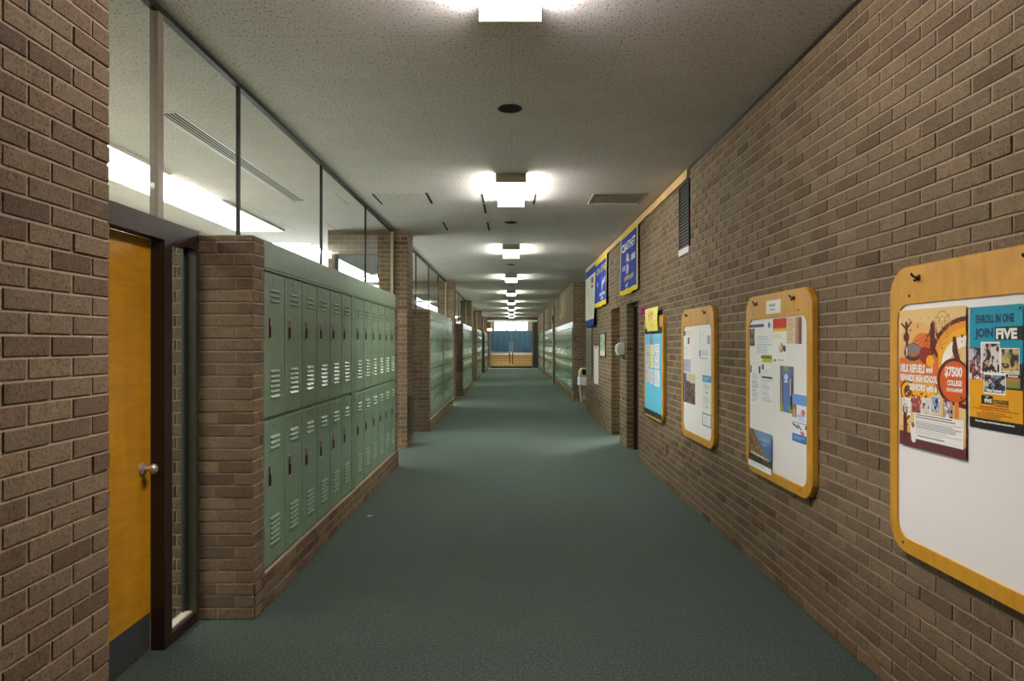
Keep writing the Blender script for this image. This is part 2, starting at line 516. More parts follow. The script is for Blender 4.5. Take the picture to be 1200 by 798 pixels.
# ------------------------------------------------------------------ the repeating left-hand bays
NB = 5
def door_frame(n, y0, y1, detail):
    f = struct(empty('trim_%d' % (2 + n), (XG, y0, 0)))
    post = y0 + 0.965
    obj('header', box(XG - 0.05, XG + 0.02, y0, y1, 2.05, 2.15), FRAME, f)
    obj('jamb', box(XG - 0.05, XG + 0.02, y0, y0 + 0.045, 0, 2.05), FRAME, f)
    obj('mullion', box(XG - 0.05, XG + 0.02, post, post + 0.075, 0, 2.05), FRAME, f)
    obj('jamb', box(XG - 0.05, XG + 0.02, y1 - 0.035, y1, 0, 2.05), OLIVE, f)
    obj('sill_rail', box(XG - 0.03, XG + 0.02, post + 0.075, y1 - 0.035, 0, 0.055), FRAME, f)
    obj('sill', box(XG - 0.05, XG + 0.0, post + 0.075, y1 - 0.035, 0.055, 0.066), SILL, f)
    obj('glazing_stop', box(XG - 0.05, XG - 0.038, y1 - 0.06, y1 - 0.035, 0.066, 2.05), KICK, f)
    s = struct(empty('window_%d' % (10 + n), (XG - 0.045, post + 0.075, 0.066)))
    obj('pane', box(XG - 0.047, XG - 0.041, post + 0.075, y1 - 0.035, 0.066, 2.05), GLASS, s)
    d = struct(obj('door_%d' % (1 + n), box(XG - 0.095, XG - 0.05, y0 + 0.045, post, 0.012, 2.05), BIRCH if n == 0 else GLASS if n == 1 else FRAME, bevel=0.002))
    obj('kick_plate', box(XG - 0.05, XG - 0.047, y0 + 0.06, post - 0.01, 0.02, 0.195), KICK, d)
    k = MB().lathe([(0, 0.033), (0.006, 0.033), (0.012, 0.024), (0.016, 0.012), (0.036, 0.011), (0.042, 0.019), (0.052, 0.026), (0.062, 0.025), (0.07, 0.017), (0.073, 0.004)], (XG - 0.05, post - 0.075, 0.92), (1, 0, 0), 20)
    obj('door_knob', k, CHROME, d, smooth=True)

for k in range(NB):
    D = 8.0 * k
    P, Q, Cc, prev = 3.735 + D, 8.46 + D, 9.9 + D, (2.40 if k == 0 else 2.45 + D)
    # low pier beside the door, brick on its front and corridor faces
    p = struct(obj('brick_pillar', box(-2.12, XL - 0.005, P + 0.005, P + 0.165, 0, 2.134), MORTAR))
    bricks(p, (XL, P, 0), (-1, 0, 0), (0, -1, 0), 0.322, 0, 2.134, individual=120 if k == 0 else 70 if k == 1 else 0)
    bricks(p, (-1.81, P, 0), (-1, 0, 0), (0, -1, 0), 0.31, 0, 2.134, individual=60 if k == 0 else 0, phase=0.05)
    bricks(p, (XL, P, 0), (0, 1, 0), (1, 0, 0), 0.165, 0, 2.134, individual=70 if k == 0 else 0, phase=0.1016)
    finish_bricks(p)
    # low wall behind the lockers and the plinth they stand on
    struct(obj('wall_low', box(-2.12, XG - 0.005, P + 0.165, Q - 0.165, 0, 2.134), CREAM))
    t = struct(obj('trim_%d' % (40 + k), box(XG, XL + 0.005, P + 0.165, Q - 0.16, 0, 0.205), MORTAR))
    bricks(t, (XL + 0.01, P + 0.0, 0), (0, 1, 0), (1, 0, 0), Q - P, 0, 0.2031, individual=40 if k == 0 else 0, phase=0.1016)
    finish_bricks(t)
    e = struct(obj('brick_pillar', box(-2.12, XL - 0.005, Q - 0.16, Q - 0.005, 0, 2.134), MORTAR))
    bricks(e, (XL, Q - 0.16, 0), (0, 1, 0), (1, 0, 0), 0.16, 0, 2.134)
    finish_bricks(e)
    # full-height column with the cross wall behind the glass
    c = struct(obj('brick_pillar', MB().box(-1.95, -1.535, Cc + 0.005, Cc + 0.55, 0, CEIL).box(-2.7, -1.95, Cc + 0.005, Cc + 0.25, 2.86, CEIL)
                   .box(-2.7, -1.95, Cc + 0.005, Cc + 0.25, 0, 2.134).box(-2.7, -2.6, Cc + 0.005, Cc + 0.25, 2.134, 2.86), MORTAR))
    bricks(c, (-1.53, Cc, 0), (-1, 0, 0), (0, -1, 0), 1.17, 0, CEIL, individual=150 if k == 0 else 0, holes=[(0.42, 1.07, 2.134, 2.86)])
    bricks(c, (-1.53, Cc, 0), (0, 1, 0), (1, 0, 0), 0.55, 0, CEIL, phase=0.1016)
    finish_bricks(c)
    wg = struct(empty('window_%d' % (21 + k), (-2.27, Cc + 0.1, 2.134)))
    obj('pane', box(-2.6, -1.95, Cc + 0.1, Cc + 0.106, 2.134, 2.86), WIRED, wg)
    # clear glazing between the low wall or door head and the ceiling
    g = struct(empty('window_%d' % (1 + k), (XG, prev, 2.134)))
    obj('top_channel', box(XG - 0.022, XG + 0.018, prev, Cc, 3.172, CEIL), DARK, g)
    bars = [3.345 + D, 4.32 + D, 6.20 + D, 8.08 + D]
    edges = [prev] + bars + [Cc]
    for i, y in enumerate(bars):
        wd = 0.026 if i == 0 else 0.009
        obj('mullion', box(XG - 0.03 if i == 0 else XG - 0.012, XG + 0.012 if i == 0 else XG + 0.012, y - wd, y + wd, 2.13, 3.18), MULLION if i == 0 else DARK, g)
    obj('end_stop', box(XG - 0.02, XG + 0.02, Cc - 0.05, Cc - 0.002, 2.13, 3.18), SILL, g)
    for i in range(len(edges) - 1):
        obj('pane', box(XG - 0.003, XG + 0.003, edges[i], edges[i + 1], 2.13, 3.175), GLASS, g)
    door_frame(k, prev, P, k < 2)

# ------------------------------------------------------------------ corridor end: threshold, framed opening, steps, upper landing
YE = 42.0
we = struct(obj('wall_end', MB().box(-4.7, -1.40, YE, YE + 0.2, 0, CEIL + 0.6).box(1.38, 3.8, YE, YE + 0.2, 0, CEIL + 0.6).box(-1.40, 1.38, YE, YE + 0.2, 3.0, CEIL + 0.6), plain('end_wall_paint', rgb(66, 66, 62), 0.6)))
ef = struct(empty('trim_50', (0, YE, 0)))
obj('header', box(-1.50, 1.62, YE - 0.06, YE + 0.1, 2.90, 3.02), WHITE, ef)
obj('post', box(-1.42, -1.30, YE - 0.05, YE + 0.1, 0, 2.90), plain('post_brown', rgb(112, 86, 70), 0.5), ef)
obj('post', box(1.28, 1.40, YE - 0.05, YE + 0.1, 0, 2.90), MATS['post_brown'], ef)
struct(obj('trim_51', box(-1.46, 1.62, YE - 0.25, YE - 0.02, 0.0, 0.02), plain('pale_threshold', rgb(196, 204, 212), 0.4)))
ZT = 0.82
st = struct(empty('trim_52', (0, YE + 0.3, 0)))
for i in range(5):
    z = 0.12 + i * 0.14
    obj('tread', box(-1.9, 1.92, YE + 0.3 + i * 0.28, YE + 1.9, z + 0.105, z + 0.14), plain('stair_nosing', rgb(216, 190, 144), 0.4), st)
    obj('riser', box(-1.9, 1.92, YE + 0.33 + i * 0.28, YE + 1.9, z, z + 0.105), STAIRWOOD, st)
obj('gap_shade', box(-1.9, 1.92, YE + 0.36, YE + 1.9, 0, 0.12), BLACK, st)  # black block stands for the dark gap below the lowest step
struct(obj('floor_landing', box(-2.4, 2.6, YE + 1.7, 60, ZT - 0.1, ZT), plain('landing_floor', rgb(116, 106, 90), 0.7)))
struct(obj('ceiling_landing', box(-2.5, 2.7, YE + 0.2, 60.2, 3.75, 3.85), CREAM))
struct(obj('wall_landing_left', box(-2.0, -1.9, YE + 0.2, 60, 0, 3.75), plain('landing_wall', rgb(150, 120, 98), 0.7)))
struct(obj('wall_landing_right', box(1.92, 2.02, YE + 0.2, 60, 0, 3.75), CREAM))
lw = struct(obj('wall_landing_end', MB().box(-2.4, -1.52, 60, 60.2, 2.72, 3.75).box(1.40, 2.6, 60, 60.2, 2.72, 3.75).box(-2.4, 2.6, 60, 60.2, 0, 2.72).box(-1.52, 1.40, 60, 60.2, 3.60, 3.75), CREAM))
for i in range(8):
    a = -1.9 + i * 0.475
    obj('panel', box(a + 0.006, a + 0.469, 59.93, 60.0, ZT + 0.06, 2.70), BLUE, lw, bevel=0.004)
wn = struct(empty('window_30', (0, 60.1, 2.72)))
obj('pane', box(-1.52, 1.40, 60.09, 60.1, 2.72, 3.60), GLASS, wn)
for x in (-0.78, 0.1, 0.98):
    obj('mullion', box(x - 0.03, x + 0.03, 60.05, 60.14, 2.72, 3.60), WHITE, wn)
obj('transom', box(-1.52, 1.40, 60.05, 60.14, 3.32, 3.36), WHITE, wn)

# ================================================================== LOCKERS
LW, LH = 0.3558, 0.877
def make_locker():
    """front faces +X, width along +Y, origin at the near bottom front corner"""
    t = empty('locker', (0, 0, 0))
    obj('body', box(-0.30, -0.010, 0.0005, LW - 0.0005, 0, LH), GREEN2, t)
    d = obj('locker_door', box(-0.010, 0.003, 0.007, LW - 0.007, 0.014, LH - 0.012), GREEN, t, bevel=0.0025)
    lp = []
    for z in (0.768, 0.737, 0.706, 0.285, 0.255, 0.225, 0.195, 0.165, 0.135):
        y0, y1 = 0.10, 0.256
        m = MB()
        a = [(0.003, y0, z + 0.006), (0.003, y1, z + 0.006)]; b = [(0.013, y0 + 0.006, z - 0.008), (0.013, y1 - 0.006, z - 0.008)]; c = [(0.003, y0, z - 0.010), (0.003, y1, z - 0.010)]
        m.quad(a[0], b[0], b[1], a[1]); m.quad(b[0], c[0], c[1], b[1]); m.poly([a[0], c[0], b[0]]); m.poly([a[1], b[1], c[1]]); m.quad(a[0], a[1], c[1], c[0])
        obj('louver', m, GREEN, d); lp.append(m)
    obj('number_plate', MB().lathe([(0, 0.0115), (0.002, 0.0115), (0.0025, 0.009)], (0.003, 0.165, 0.832), (1, 0, 0), 12), MULLION, d)
    y, z, hy, hz = 0.085, 0.54, 0.024, 0.068
    def rr(hy, hz, x, r):
        pts = []
        for cy, cz, a0 in ((hy - r, hz - r, 0), (-hy + r, hz - r, 90), (-hy + r, -hz + r, 180), (hy - r, -hz + r, 270)):
            for s in range(4):
                a = math.radians(a0 + s * 30)
                pts.append((x, y + cy + r * math.cos(a), z + cz + r * math.sin(a)))
        return pts
    f = MB().loft([rr(hy, hz, 0.003, 0.012), rr(hy, hz, 0.0065, 0.012), rr(hy - 0.005, hz - 0.005, 0.007, 0.009), rr(hy - 0.008, hz - 0.008, 0.0036, 0.007)])
    obj('latch_plate', f, CHROME, d)
    obj('latch_recess', MB().poly(rr(hy - 0.007, hz - 0.007, 0.0037, 0.007)), BLACK, d)
    obj('latch_handle', MB().box(0.0037, 0.014, y - 0.008, y + 0.006, z - 0.052, z + 0.012).box(0.0037, 0.009, y - 0.012, y + 0.012, z - 0.058, z - 0.036), BRONZE, d)
    return t, lp

def make_far_locker(lp):
    t = empty('locker', (0, 0, 0))
    obj('body', box(-0.30, -0.010, 0.0005, LW - 0.0005, 0, LH), plain('locker_gap_shade', rgb(70, 88, 74), 0.5), t)  # body coloured darker so the gaps between doors look shaded
    obj('locker_door', box(-0.010, 0.003, 0.011, LW - 0.011, 0.018, LH - 0.016), GREEN, t)
    m = MB()
    for q in lp:
        i = len(m.v); m.v += q.v; m.f += [tuple(i + k for k in f) for f in q.f]
    o = obj('louvers', m, GREEN, t); o['kind'] = 'stuff'
    obj('latch', box(0.003, 0.008, 0.063, 0.107, 0.475, 0.605), BRONZE, t)
    return t

near_l, lp = make_locker()
far_l = make_far_locker(lp)
index_kids()
used = {near_l.name: False, far_l.name: False}
def place(proto, loc, rz, label, group):
    if not used[proto.name]:
        used[proto.name] = True; o = proto
    else:
        o = copy_tree(proto)
    o.location = loc; o.rotation_euler = (0, 0, rz)
    WLOC[o.name] = Vector(loc)
    tag(o, label, 'locker', group)

ZB = 0.206
WHERE_L = ['beside the wooden door', 'past the first brick column', 'past the second brick column', 'past the third brick column', 'past the fourth brick column']
for k in range(NB):
    y = 3.902 + 8 * k
    for i in range(12):
        yy = y + i * LW + (0.14 if i >= 6 else 0)
        for r, (nm, z) in enumerate((('lower', ZB), ('upper', ZB + LH))):
            place(near_l if k < 2 else far_l, (XL - 0.006, yy, z), 0,
                  f'{nm} green metal locker, {ORD[i]} from the brick pier, bank {WHERE_L[k]}', 'green lockers ' + WHERE_L[k])
    f = obj('locker_filler', box(XL - 0.012, XL - 0.002, y + 6 * LW + 0.002, y + 6 * LW + 0.138, ZB, ZB + 2 * LH), GREEN2, bevel=0.002)
    tag(f, f'narrow green filler strip splitting the locker bank {WHERE_L[k]}', 'filler strip')
    y1 = y + 12 * LW + 0.14
    f = obj('locker_filler', box(XL - 0.012, XL - 0.004, y1 + 0.001, 8.297 + 8 * k + 0.01, ZB, ZB + 2 * LH), GREEN2)
    tag(f, f'thin green strip closing the far end of the locker bank {WHERE_L[k]}', 'filler strip')
    cut = [(y - 0.002, y + 1.95, 'near'), (y + 1.953, y1 + 0.03, 'far')]
    for a, b, nm in cut:
        f = obj('locker_fascia', MB().box(XL - 0.30, XL - 0.001, a, b, ZB + 2 * LH + 0.016, 2.134).box(XL - 0.03, XL - 0.004, a, b, ZB + 2 * LH + 0.001, ZB + 2 * LH + 0.016), GREEN, bevel=0.002)
        tag(f, f'plain green metal fascia over the {nm} lockers of the bank {WHERE_L[k]}', 'fascia panel')
WHERE_R = ['past the trash can', 'between the two pilasters', 'by the far steps']
for k, (a, b) in enumerate(RBANK):
    n = min(20, int((b - a - 0.1) / LW))
    y = a + (b - a - n * LW) / 2
    for i in range(n):
        for r, (nm, z) in enumerate((('lower', ZB), ('upper', ZB + LH))):
            place(far_l, (XF + 0.006, y + (i + 1) * LW, z), math.pi,
                  f'{nm} green metal locker, {ORD[i]} from the near end, bank {WHERE_R[k]}', 'green lockers ' + WHERE_R[k])
    f = obj('locker_fascia', box(XF + 0.001, XF + 0.30, a, b, ZB + 2 * LH + 0.002, 2.133), GREEN)
    tag(f, f'plain green metal fascia over the lockers {WHERE_R[k]}', 'fascia panel')

# ================================================================== LIGHTS
FAR = [3.32, 7.80, 12.5, 17.4, 22.3, 27.2, 32.1, 37.0, 41.4]
def lamp_col(i):
    g = min(1.0, i / 4)
    return (1.0 - 0.14 * g, 0.935 + 0.045 * g, 0.90 - 0.10 * g)
COLS = [lamp_col(i) for i in range(5)]
def lens_mat(i, k=1.0):
    return emit('lamp_lens_%d' % i, lamp_col(i), LAMP * k)
LENS = [lens_mat(i) for i in range(5)]; LENS_S = [lens_mat(i, SIDE) for i in range(5)]
for i, yf in enumerate(FAR):
    ya, x0, x1 = yf - 1.2, -0.155, 0.141
    t = empty('ceiling_light', (-0.007, yf - 0.6, 3.115))
    lm = LENS[min(i, 4)]
    le = obj('lens', box(x0, x1, ya + 0.012, yf - 0.012, 3.115, 3.19), lm, t)
    le.data.materials.append(LENS_S[min(i, 4)])
    for p in le.data.polygons:
        if abs(p.normal.x) > 0.5: p.material_index = 1
    ld = bpy.data.lights.new('lamp', 'AREA'); ld.shape = 'RECTANGLE'; ld.size = x1 - x0 - 0.01; ld.size_y = 1.16
    ld.energy = BOTTOM_W; ld.spread = math.radians(SPREAD); ld.color = COLS[min(i, 4)]
    link(bpy.data.objects.new('lamp', ld), t, ((x0 + x1) / 2, yf - 0.6, 3.113))
    obj('end_cap', box(x0 - 0.004, x1 + 0.004, ya, ya + 0.012, 3.112, CEIL - 0.001), SILL, t)
    obj('end_cap', box(x0 - 0.004, x1 + 0.004, yf - 0.012, yf, 3.112, CEIL - 0.001), SILL, t)
    obj('housing', box(x0 + 0.01, x1 - 0.01, ya + 0.012, yf - 0.012, 3.19, CEIL - 0.001), WHITE, t)
    tag(t, f'glowing white box light on the corridor ceiling, {ORD[i]} from the front', 'ceiling light', 'lights along the corridor ceiling')
RL = emit('room_lamp_lens', (0.96, 1.0, 0.95), ROOM_LAMP)
for i, (a, b) in enumerate(((0.5, 9.85), (11.2, 17.85), (19.2, 25.85), (27.2, 33.85), (35.2, 41.5))):
    t = empty('strip_light', (-3.67, a, 3.17))
    obj('lens', box(-4.0, -3.34, a, b, 3.175, 3.198), RL, t)
    mb = MB()
    obj('frame', box(-4.02, -4.0, a - 0.02, b + 0.02, 3.17, 3.199), WHITE, t)
    obj('frame', box(-3.34, -3.32, a - 0.02, b + 0.02, 3.17, 3.199), WHITE, t)
    tag(t, f'wide white strip light in the glazed side room, {ORD[i]} along the corridor', 'ceiling light', 'strip lights in the side rooms')
t = empty('ceiling_light', (2.9, 12.0, 3.1))
obj('lens', box(2.6, 3.1, 11.5, 12.4, 3.1, 3.17), emit('doorway_lamp_lens', (0.92, 1.0, 0.9), 60.0), t)
obj('housing', box(2.58, 3.12, 11.48, 12.42, 3.17, CEIL - 0.001), WHITE, t)
tag(t, 'box light in the room behind the open doorway past the board with blue paper', 'ceiling light')

for i, y in enumerate((46.5, 52.5)):  # unseen lights added to brighten the blue panels beyond the steps
    t = empty('ceiling_light', (0, y, 3.66))
    obj('lens', box(-0.6, 0.6, y - 0.15, y + 0.15, 3.66, 3.73), emit('landing_fill_lens_%d' % i, (0.9, 1.0, 0.95), 30.0), t)
    obj('housing', box(-0.62, 0.62, y - 0.17, y + 0.17, 3.73, 3.749), WHITE, t)
    tag(t, f'added unseen fill light over the upper landing, {ORD[i]} beyond the steps', 'ceiling light')

# exit sign
ex = obj('exit_sign', box(-1.53, -1.20, YE - 0.16, YE - 0.10, 2.32, 2.50), DARK, bevel=0.004)
tag(ex, 'small glowing red exit sign at the far end beside the steps', 'exit sign')
obj('lit_face', box(-1.515, -1.215, YE - 0.165, YE - 0.16, 2.335, 2.485), emit('exit_red', (1.0, 0.10, 0.02), 4.0), ex)

def text_mesh(body, width, height, bold=0.0):
    c = bpy.data.curves.new('lettering', 'FONT'); c.body = body; c.offset = bold; c.resolution_u = 2
    o = bpy.data.objects.new('lettering', c)
    m = bpy.data.meshes.new_from_object(o)
    bpy.data.objects.remove(o)
    a = np.empty(len(m.vertices) * 3, dtype=np.float32); m.vertices.foreach_get('co', a); a = a.reshape(-1, 3)
    lo, hi = a.min(0), a.max(0)
    a[:, 0] = (a[:, 0] - lo[0]) / (hi[0] - lo[0]) * width
    a[:, 1] = (a[:, 1] - lo[1]) / (hi[1] - lo[1]) * height
    a[:, 2] = 0
    m.vertices.foreach_set('co', a.ravel()); m.update()
    return m

def lettering(body, corner, width, height, mat, parent, facing='right', bold=0.01):
    """corner = lower left of the text as read; facing 'right' = on the right-hand wall, read looking +X; 'front' = read looking +Y"""
    m = text_mesh(body, width, height, bold); m.materials.append(mat)
    o = link(bpy.data.objects.new('lettering', m), parent, corner)
    ex, ez, n = ((0, -1, 0), (0, 0, 1), (-1, 0, 0)) if facing == 'right' else ((1, 0, 0), (0, 0, 1), (0, -1, 0))
    o.rotation_euler = Matrix((ex, ez, n)).transposed().to_euler()
    return o
lettering('EXIT', (-1.48, YE - 0.1665, 2.36), 0.23, 0.10, emit('exit_letters', (1.0, 0.75, 0.5), 9.0), ex, 'front', 0.02)

# ================================================================== CEILING FITTINGS
for i, y in enumerate((4.78, 9.26, 14.2, 19.1, 24.0)):
    t = empty('recessed_downlight', (0, y, 3.19))
    ring = []
    for r, z in ((0.088, CEIL - 0.0005), (0.088, CEIL - 0.005), (0.078, CEIL - 0.006), (0.074, CEIL - 0.002)):
        ring.append([(-0.012 + r * math.cos(k * math.pi / 16), y + r * math.sin(k * math.pi / 16), z) for k in range(32)])
    obj('trim_ring', MB().loft(ring), plain('dark_ring', rgb(60, 52, 46), 0.5), t)
    obj('well_shade_disc', MB().poly([(-0.012 + 0.076 * math.cos(-k * math.pi / 16), y + 0.076 * math.sin(-k * math.pi / 16), CEIL - 0.0022) for k in range(32)]), BLACK, t)  # flat black disc, the shade of a deep well put into its colour
    tag(t, f'unlit round black downlight in the ceiling, {ORD[i]} from the front', 'downlight', 'round downlights between the box lights')
SL = [(-1.545, 7.5, 8.05, 'farthest left before the second box light'), (-0.945, 7.45, 8.0, 'left of the second box light, its outer side'),
      (-0.33, 7.5, 8.0, 'just left of the second box light'), (0.265, 7.5, 8.05, 'just right of the second box light'),
      (-0.33, 8.05, 8.6, 'left behind the second box light'), (-0.94, 9.25, 9.9, 'left of the second downlight, outer one'), (-0.33, 9.25, 9.9, 'beside the second downlight')]
for x, a, b, wh in SL:
    o = obj('air_slot', box(x - 0.012, x + 0.012, a, b, CEIL - 0.004, CEIL - 0.0004), BLACK)
    tag(o, f'thin black air slot in the ceiling, {wh}', 'air slot')
for nm, x0, x1 in (('between the two outer black slots', -1.53, -0.96), ('between the two inner black slots', -0.315, 0.25)):
    if x0 < -1:
        o = obj('access_panel', box(x0, x1, 7.5, 8.05, CEIL - 0.006, CEIL - 0.0004), TILE)
        tag(o, f'pale square ceiling panel {nm}', 'ceiling panel')
t = empty('ceiling_grille', (1.21, 7.75, 3.19))
GR = plain('grille_grey', rgb(150, 142, 130), 0.6)
obj('frame', box(0.91, 1.51, 7.45, 7.475, CEIL - 0.012, CEIL - 0.0004), GR, t); obj('frame', box(0.91, 1.51, 7.985, 8.01, CEIL - 0.012, CEIL - 0.0004), WHITE, t)
obj('frame', box(0.91, 0.935, 7.475, 7.985, CEIL - 0.012, CEIL - 0.0004), GR, t); obj('frame', box(1.485, 1.51, 7.475, 7.985, CEIL - 0.012, CEIL - 0.0004), GR, t)
for i in range(16):
    y = 7.482 + i * 0.0315
    obj('slat', box(0.935, 1.485, y, y + 0.022, CEIL - 0.009, CEIL - 0.0006), GR, t)
tag(t, 'square grey slatted grille in the ceiling near the wooden batten', 'ceiling grille')
for i, (x, y) in enumerate(((-0.62, 9.25),)):
    o = obj('sprinkler', MB().lathe([(0, 0.028), (0.004, 0.026), (0.006, 0.010), (0.03, 0.009), (0.031, 0.018), (0.034, 0.018)], (x, y, CEIL - 0.0005), (0, 0, -1), 14), CHROME)
    tag(o, 'tiny round sprinkler head on the ceiling left of the second downlight', 'sprinkler')
t = empty('linear_diffuser', (-2.48, 4.85, 3.18))
for x in (-2.565, -2.425):
    obj('frame', box(x, x + 0.022, 4.85, 7.8, CEIL - 0.004, CEIL - 0.0005), WHITE, t)
for y in (4.835, 7.8):
    obj('frame', box(-2.55, -2.411, y, y + 0.015, CEIL - 0.01, CEIL - 0.0005), WHITE, t)
obj('dark_back', box(-2.536, -2.425, 4.85, 7.8, CEIL - 0.0012, CEIL - 0.0005), BLACK, t)
for i in range(3):
    x = -2.519 + i * 0.031
    obj('blade', box(x, x + 0.008, 4.85, 7.8, CEIL - 0.003, CEIL - 0.0012), WHITE, t)
tag(t, 'long white slotted air diffuser on the side room ceiling behind the glass', 'air diffuser')

# ================================================================== BULLETIN BOARDS
XB = 1.64            # front of the wooden frames
def rrect(y0, y1, z0, z1, r, x, n=6):
    pts = []
    for cy, cz, a0 in ((y1 - r, z1 - r, 0), (y0 + r, z1 - r, 90), (y0 + r, z0 + r, 180), (y1 - r, z0 + r, 270)):
        for s in range(n + 1):
            a = math.radians(a0 + s * 90 / n)
            pts.append((x, cy + r * math.cos(a), cz + r * math.sin(a)))
    return pts

def hook(y, z, parent):
    m = MB().lathe([(0, 0.013), (0.004, 0.013), (0.006, 0.006)], (XB, y, z), (-1, 0, 0), 12)
    p = [(XB - 0.004, y, z), (XB - 0.016, y + 0.003, z + 0.002), (XB - 0.023, y + 0.010, z + 0.012), (XB - 0.020, y + 0.017, z + 0.018)]
    for a, b in zip(p, p[1:]): m.tube(a, b, 0.0045, 8)
    p = [(XB - 0.008, y, z), (XB - 0.015, y, z - 0.013), (XB - 0.022, y - 0.002, z - 0.009)]
    for a, b in zip(p, p[1:]): m.tube(a, b, 0.004, 8)
    return obj('hook', m, BRONZE, parent, smooth=True)

BWHERE = ['holding the orange and the teal posters', 'holding the coast photo and many flyers',
          'holding two columns of sparse papers', 'covered in blue paper under a yellow sign']
for k, (a, b) in enumerate(BOARDS):
    z0, z1 = 0.66, 1.85
    t = empty('bulletin_board', (XB + 0.017, (a + b) / 2, z0))
    L = [rrect(a, b, z0, z1, 0.12, XB + 0.034), rrect(a, b, z0, z1, 0.12, XB + 0.004), rrect(a + 0.004, b - 0.004, z0 + 0.004, z1 - 0.004, 0.116, XB),
         rrect(a + 0.068, b - 0.058, z0 + 0.062, z1 - 0.155, 0.07, XB), rrect(a + 0.070, b - 0.060, z0 + 0.064, z1 - 0.157, 0.07, XB + 0.012)]
    obj('wooden_frame', MB().loft(L), MAPLE, t)
    obj('white_panel', box(XB + 0.007, XB + 0.030, a + 0.05, b - 0.04, z0 + 0.045, z1 - 0.14), BOARDW, t)
    if k < 3:
        for s in (0.21, 0.805): hook(b - s, 1.797, t)
        for s, z in ((0.145, 1.728), (0.866, 1.724), (0.89, 0.70), (0.10, 0.70)):
            obj('screw_hole', MB().lathe([(0, 0.006), (0.001, 0.006)], (XB, b - s, z), (-1, 0, 0), 10), BLACK, t)
    tag(t, f'rounded wooden notice board on the brick wall, {BWHERE[k]}', 'notice board', 'wooden notice boards along the brick wall')

class Art:
    """flat print: a small raster of shapes held as a colour per face of the sheet"""
    def __init__(self, w, h, res=0.004, bg=(240, 238, 234)):
        self.w, self.h = w, h
        self.nx, self.ny = max(4, round(w / res)), max(4, round(h / res))
        self.a = np.empty((self.ny, self.nx, 3)); self.a[:] = bg
        self.U, self.V = np.meshgrid((np.arange(self.nx) + .5) / self.nx, (np.arange(self.ny) + .5) / self.ny)
    def rect(self, u0, v0, u1, v1, c):
        self.a[(self.U >= u0) & (self.U < u1) & (self.V >= v0) & (self.V < v1)] = c; return self
    def ell(self, cu, cv, ru, rv, c, inner=0.0):
        d = ((self.U - cu) / ru) ** 2 + ((self.V - cv) / rv) ** 2
        self.a[(d < 1) & (d >= inner)] = c; return self
    def poly(self, pts, c):
        m = np.zeros(self.U.shape, bool)
        for (x0, y0), (x1, y1) in zip(pts, pts[1:] + pts[:1]):
            if y0 == y1: continue
            t = ((y0 > self.V) != (y1 > self.V)) & (self.U < (x1 - x0) * (self.V - y0) / (y1 - y0) + x0)
            m ^= t
        self.a[m] = c; return self
    def line(self, u0, v0, u1, v1, wd, c):
        dx, dy = (u1 - u0) * self.w, (v1 - v0) * self.h; L = math.hypot(dx, dy) or 1e-6
        px, py = (self.U - u0) * self.w, (self.V - v0) * self.h
        s = np.clip((px * dx + py * dy) / L / L, 0, 1)
        self.a[np.hypot(px - s * dx, py - s * dy) < wd / 2] = c; return self
    def text_rows(self, u0, v0, u1, v1, n, c, seed=0, fill=0.5):
        """rows of body print too small to read"""
        r = np.random.RandomState(seed); hh = (v1 - v0) / n
        for i in range(n):
            e = u0 + (u1 - u0) * r.uniform(0.6, 1.0)
            m = (self.U >= u0) & (self.U < e) & (self.V >= v0 + i * hh) & (self.V < v0 + (i + fill) * hh)
            self.a[m] = self.a[m] * 0.45 + np.array(c) * 0.55
        return self
    def photo(self, u0, v0, u1, v1, cols, seed=0, n=14):
        """a busy little picture: soft blobs of its colours"""
        r = np.random.RandomState(seed); self.rect(u0, v0, u1, v1, cols[0])
        m = (self.U >= u0) & (self.U < u1) & (self.V >= v0) & (self.V < v1)
        for i in range(n * 3):
            cu, cv = r.uniform(u0, u1), r.uniform(v0, v1); k = 1.0 if i < n else 0.5; ru, rv = k * (u1 - u0) * r.uniform(.06, .22), k * (v1 - v0) * r.uniform(.06, .24)
            d = ((self.U - cu) / ru) ** 2 + ((self.V - cv) / rv) ** 2
            self.a[m & (d < 1)] = cols[1 + i % (len(cols) - 1)]
        return self

def sheet_mesh(name, art, pos, mat):
    """pos(u, v) -> world point"""
    nx, ny = art.nx, art.ny
    vs = [pos(i / nx, j / ny) for j in range(ny + 1) for i in range(nx + 1)]
    fs = [(j * (nx + 1) + i, (j + 1) * (nx + 1) + i, (j + 1) * (nx + 1) + i + 1, j * (nx + 1) + i + 1) for j in range(ny) for i in range(nx)]
    mb = MB(); mb.v = vs; mb.f = fs
    o_ = mb.origin(); m = mb.mesh(name, o_); m.materials.append(mat)
    c = np.clip(art.a / 255.0, 0, 1); lin = np.where(c <= 0.04045, c / 12.92, ((c + 0.055) / 1.055) ** 2.4)
    col = np.ones((ny * nx, 4), dtype=np.float32); col[:, :3] = lin.reshape(-1, 3)
    at = m.attributes.new('print', 'FLOAT_COLOR', 'FACE'); at.data.foreach_set('color', col.ravel())
    return m, o_

def paper(k, s0, s1, z0, z1, art, label, cat='paper', name='paper', lift=0.0015, curl=0.0, x=None):
    b = BOARDS[k][1]
    xx = (XB + 0.007 if x is None else x) - lift
    def pos(u, v):
        return (xx - curl * (max(0, v - 0.75) / 0.25) ** 2 - curl * 0.3 * (2 * u - 1) ** 2, b - s0 - (s1 - s0) * u, z1 - (z1 - z0) * v)
    m, o_ = sheet_mesh(name, art, pos, PAPER)
    o = link(bpy.data.objects.new(name, m), None, o_)
    return tag(o, label, cat)

def on(k, s, z, x): return (x, BOARDS[k][1] - s, z)

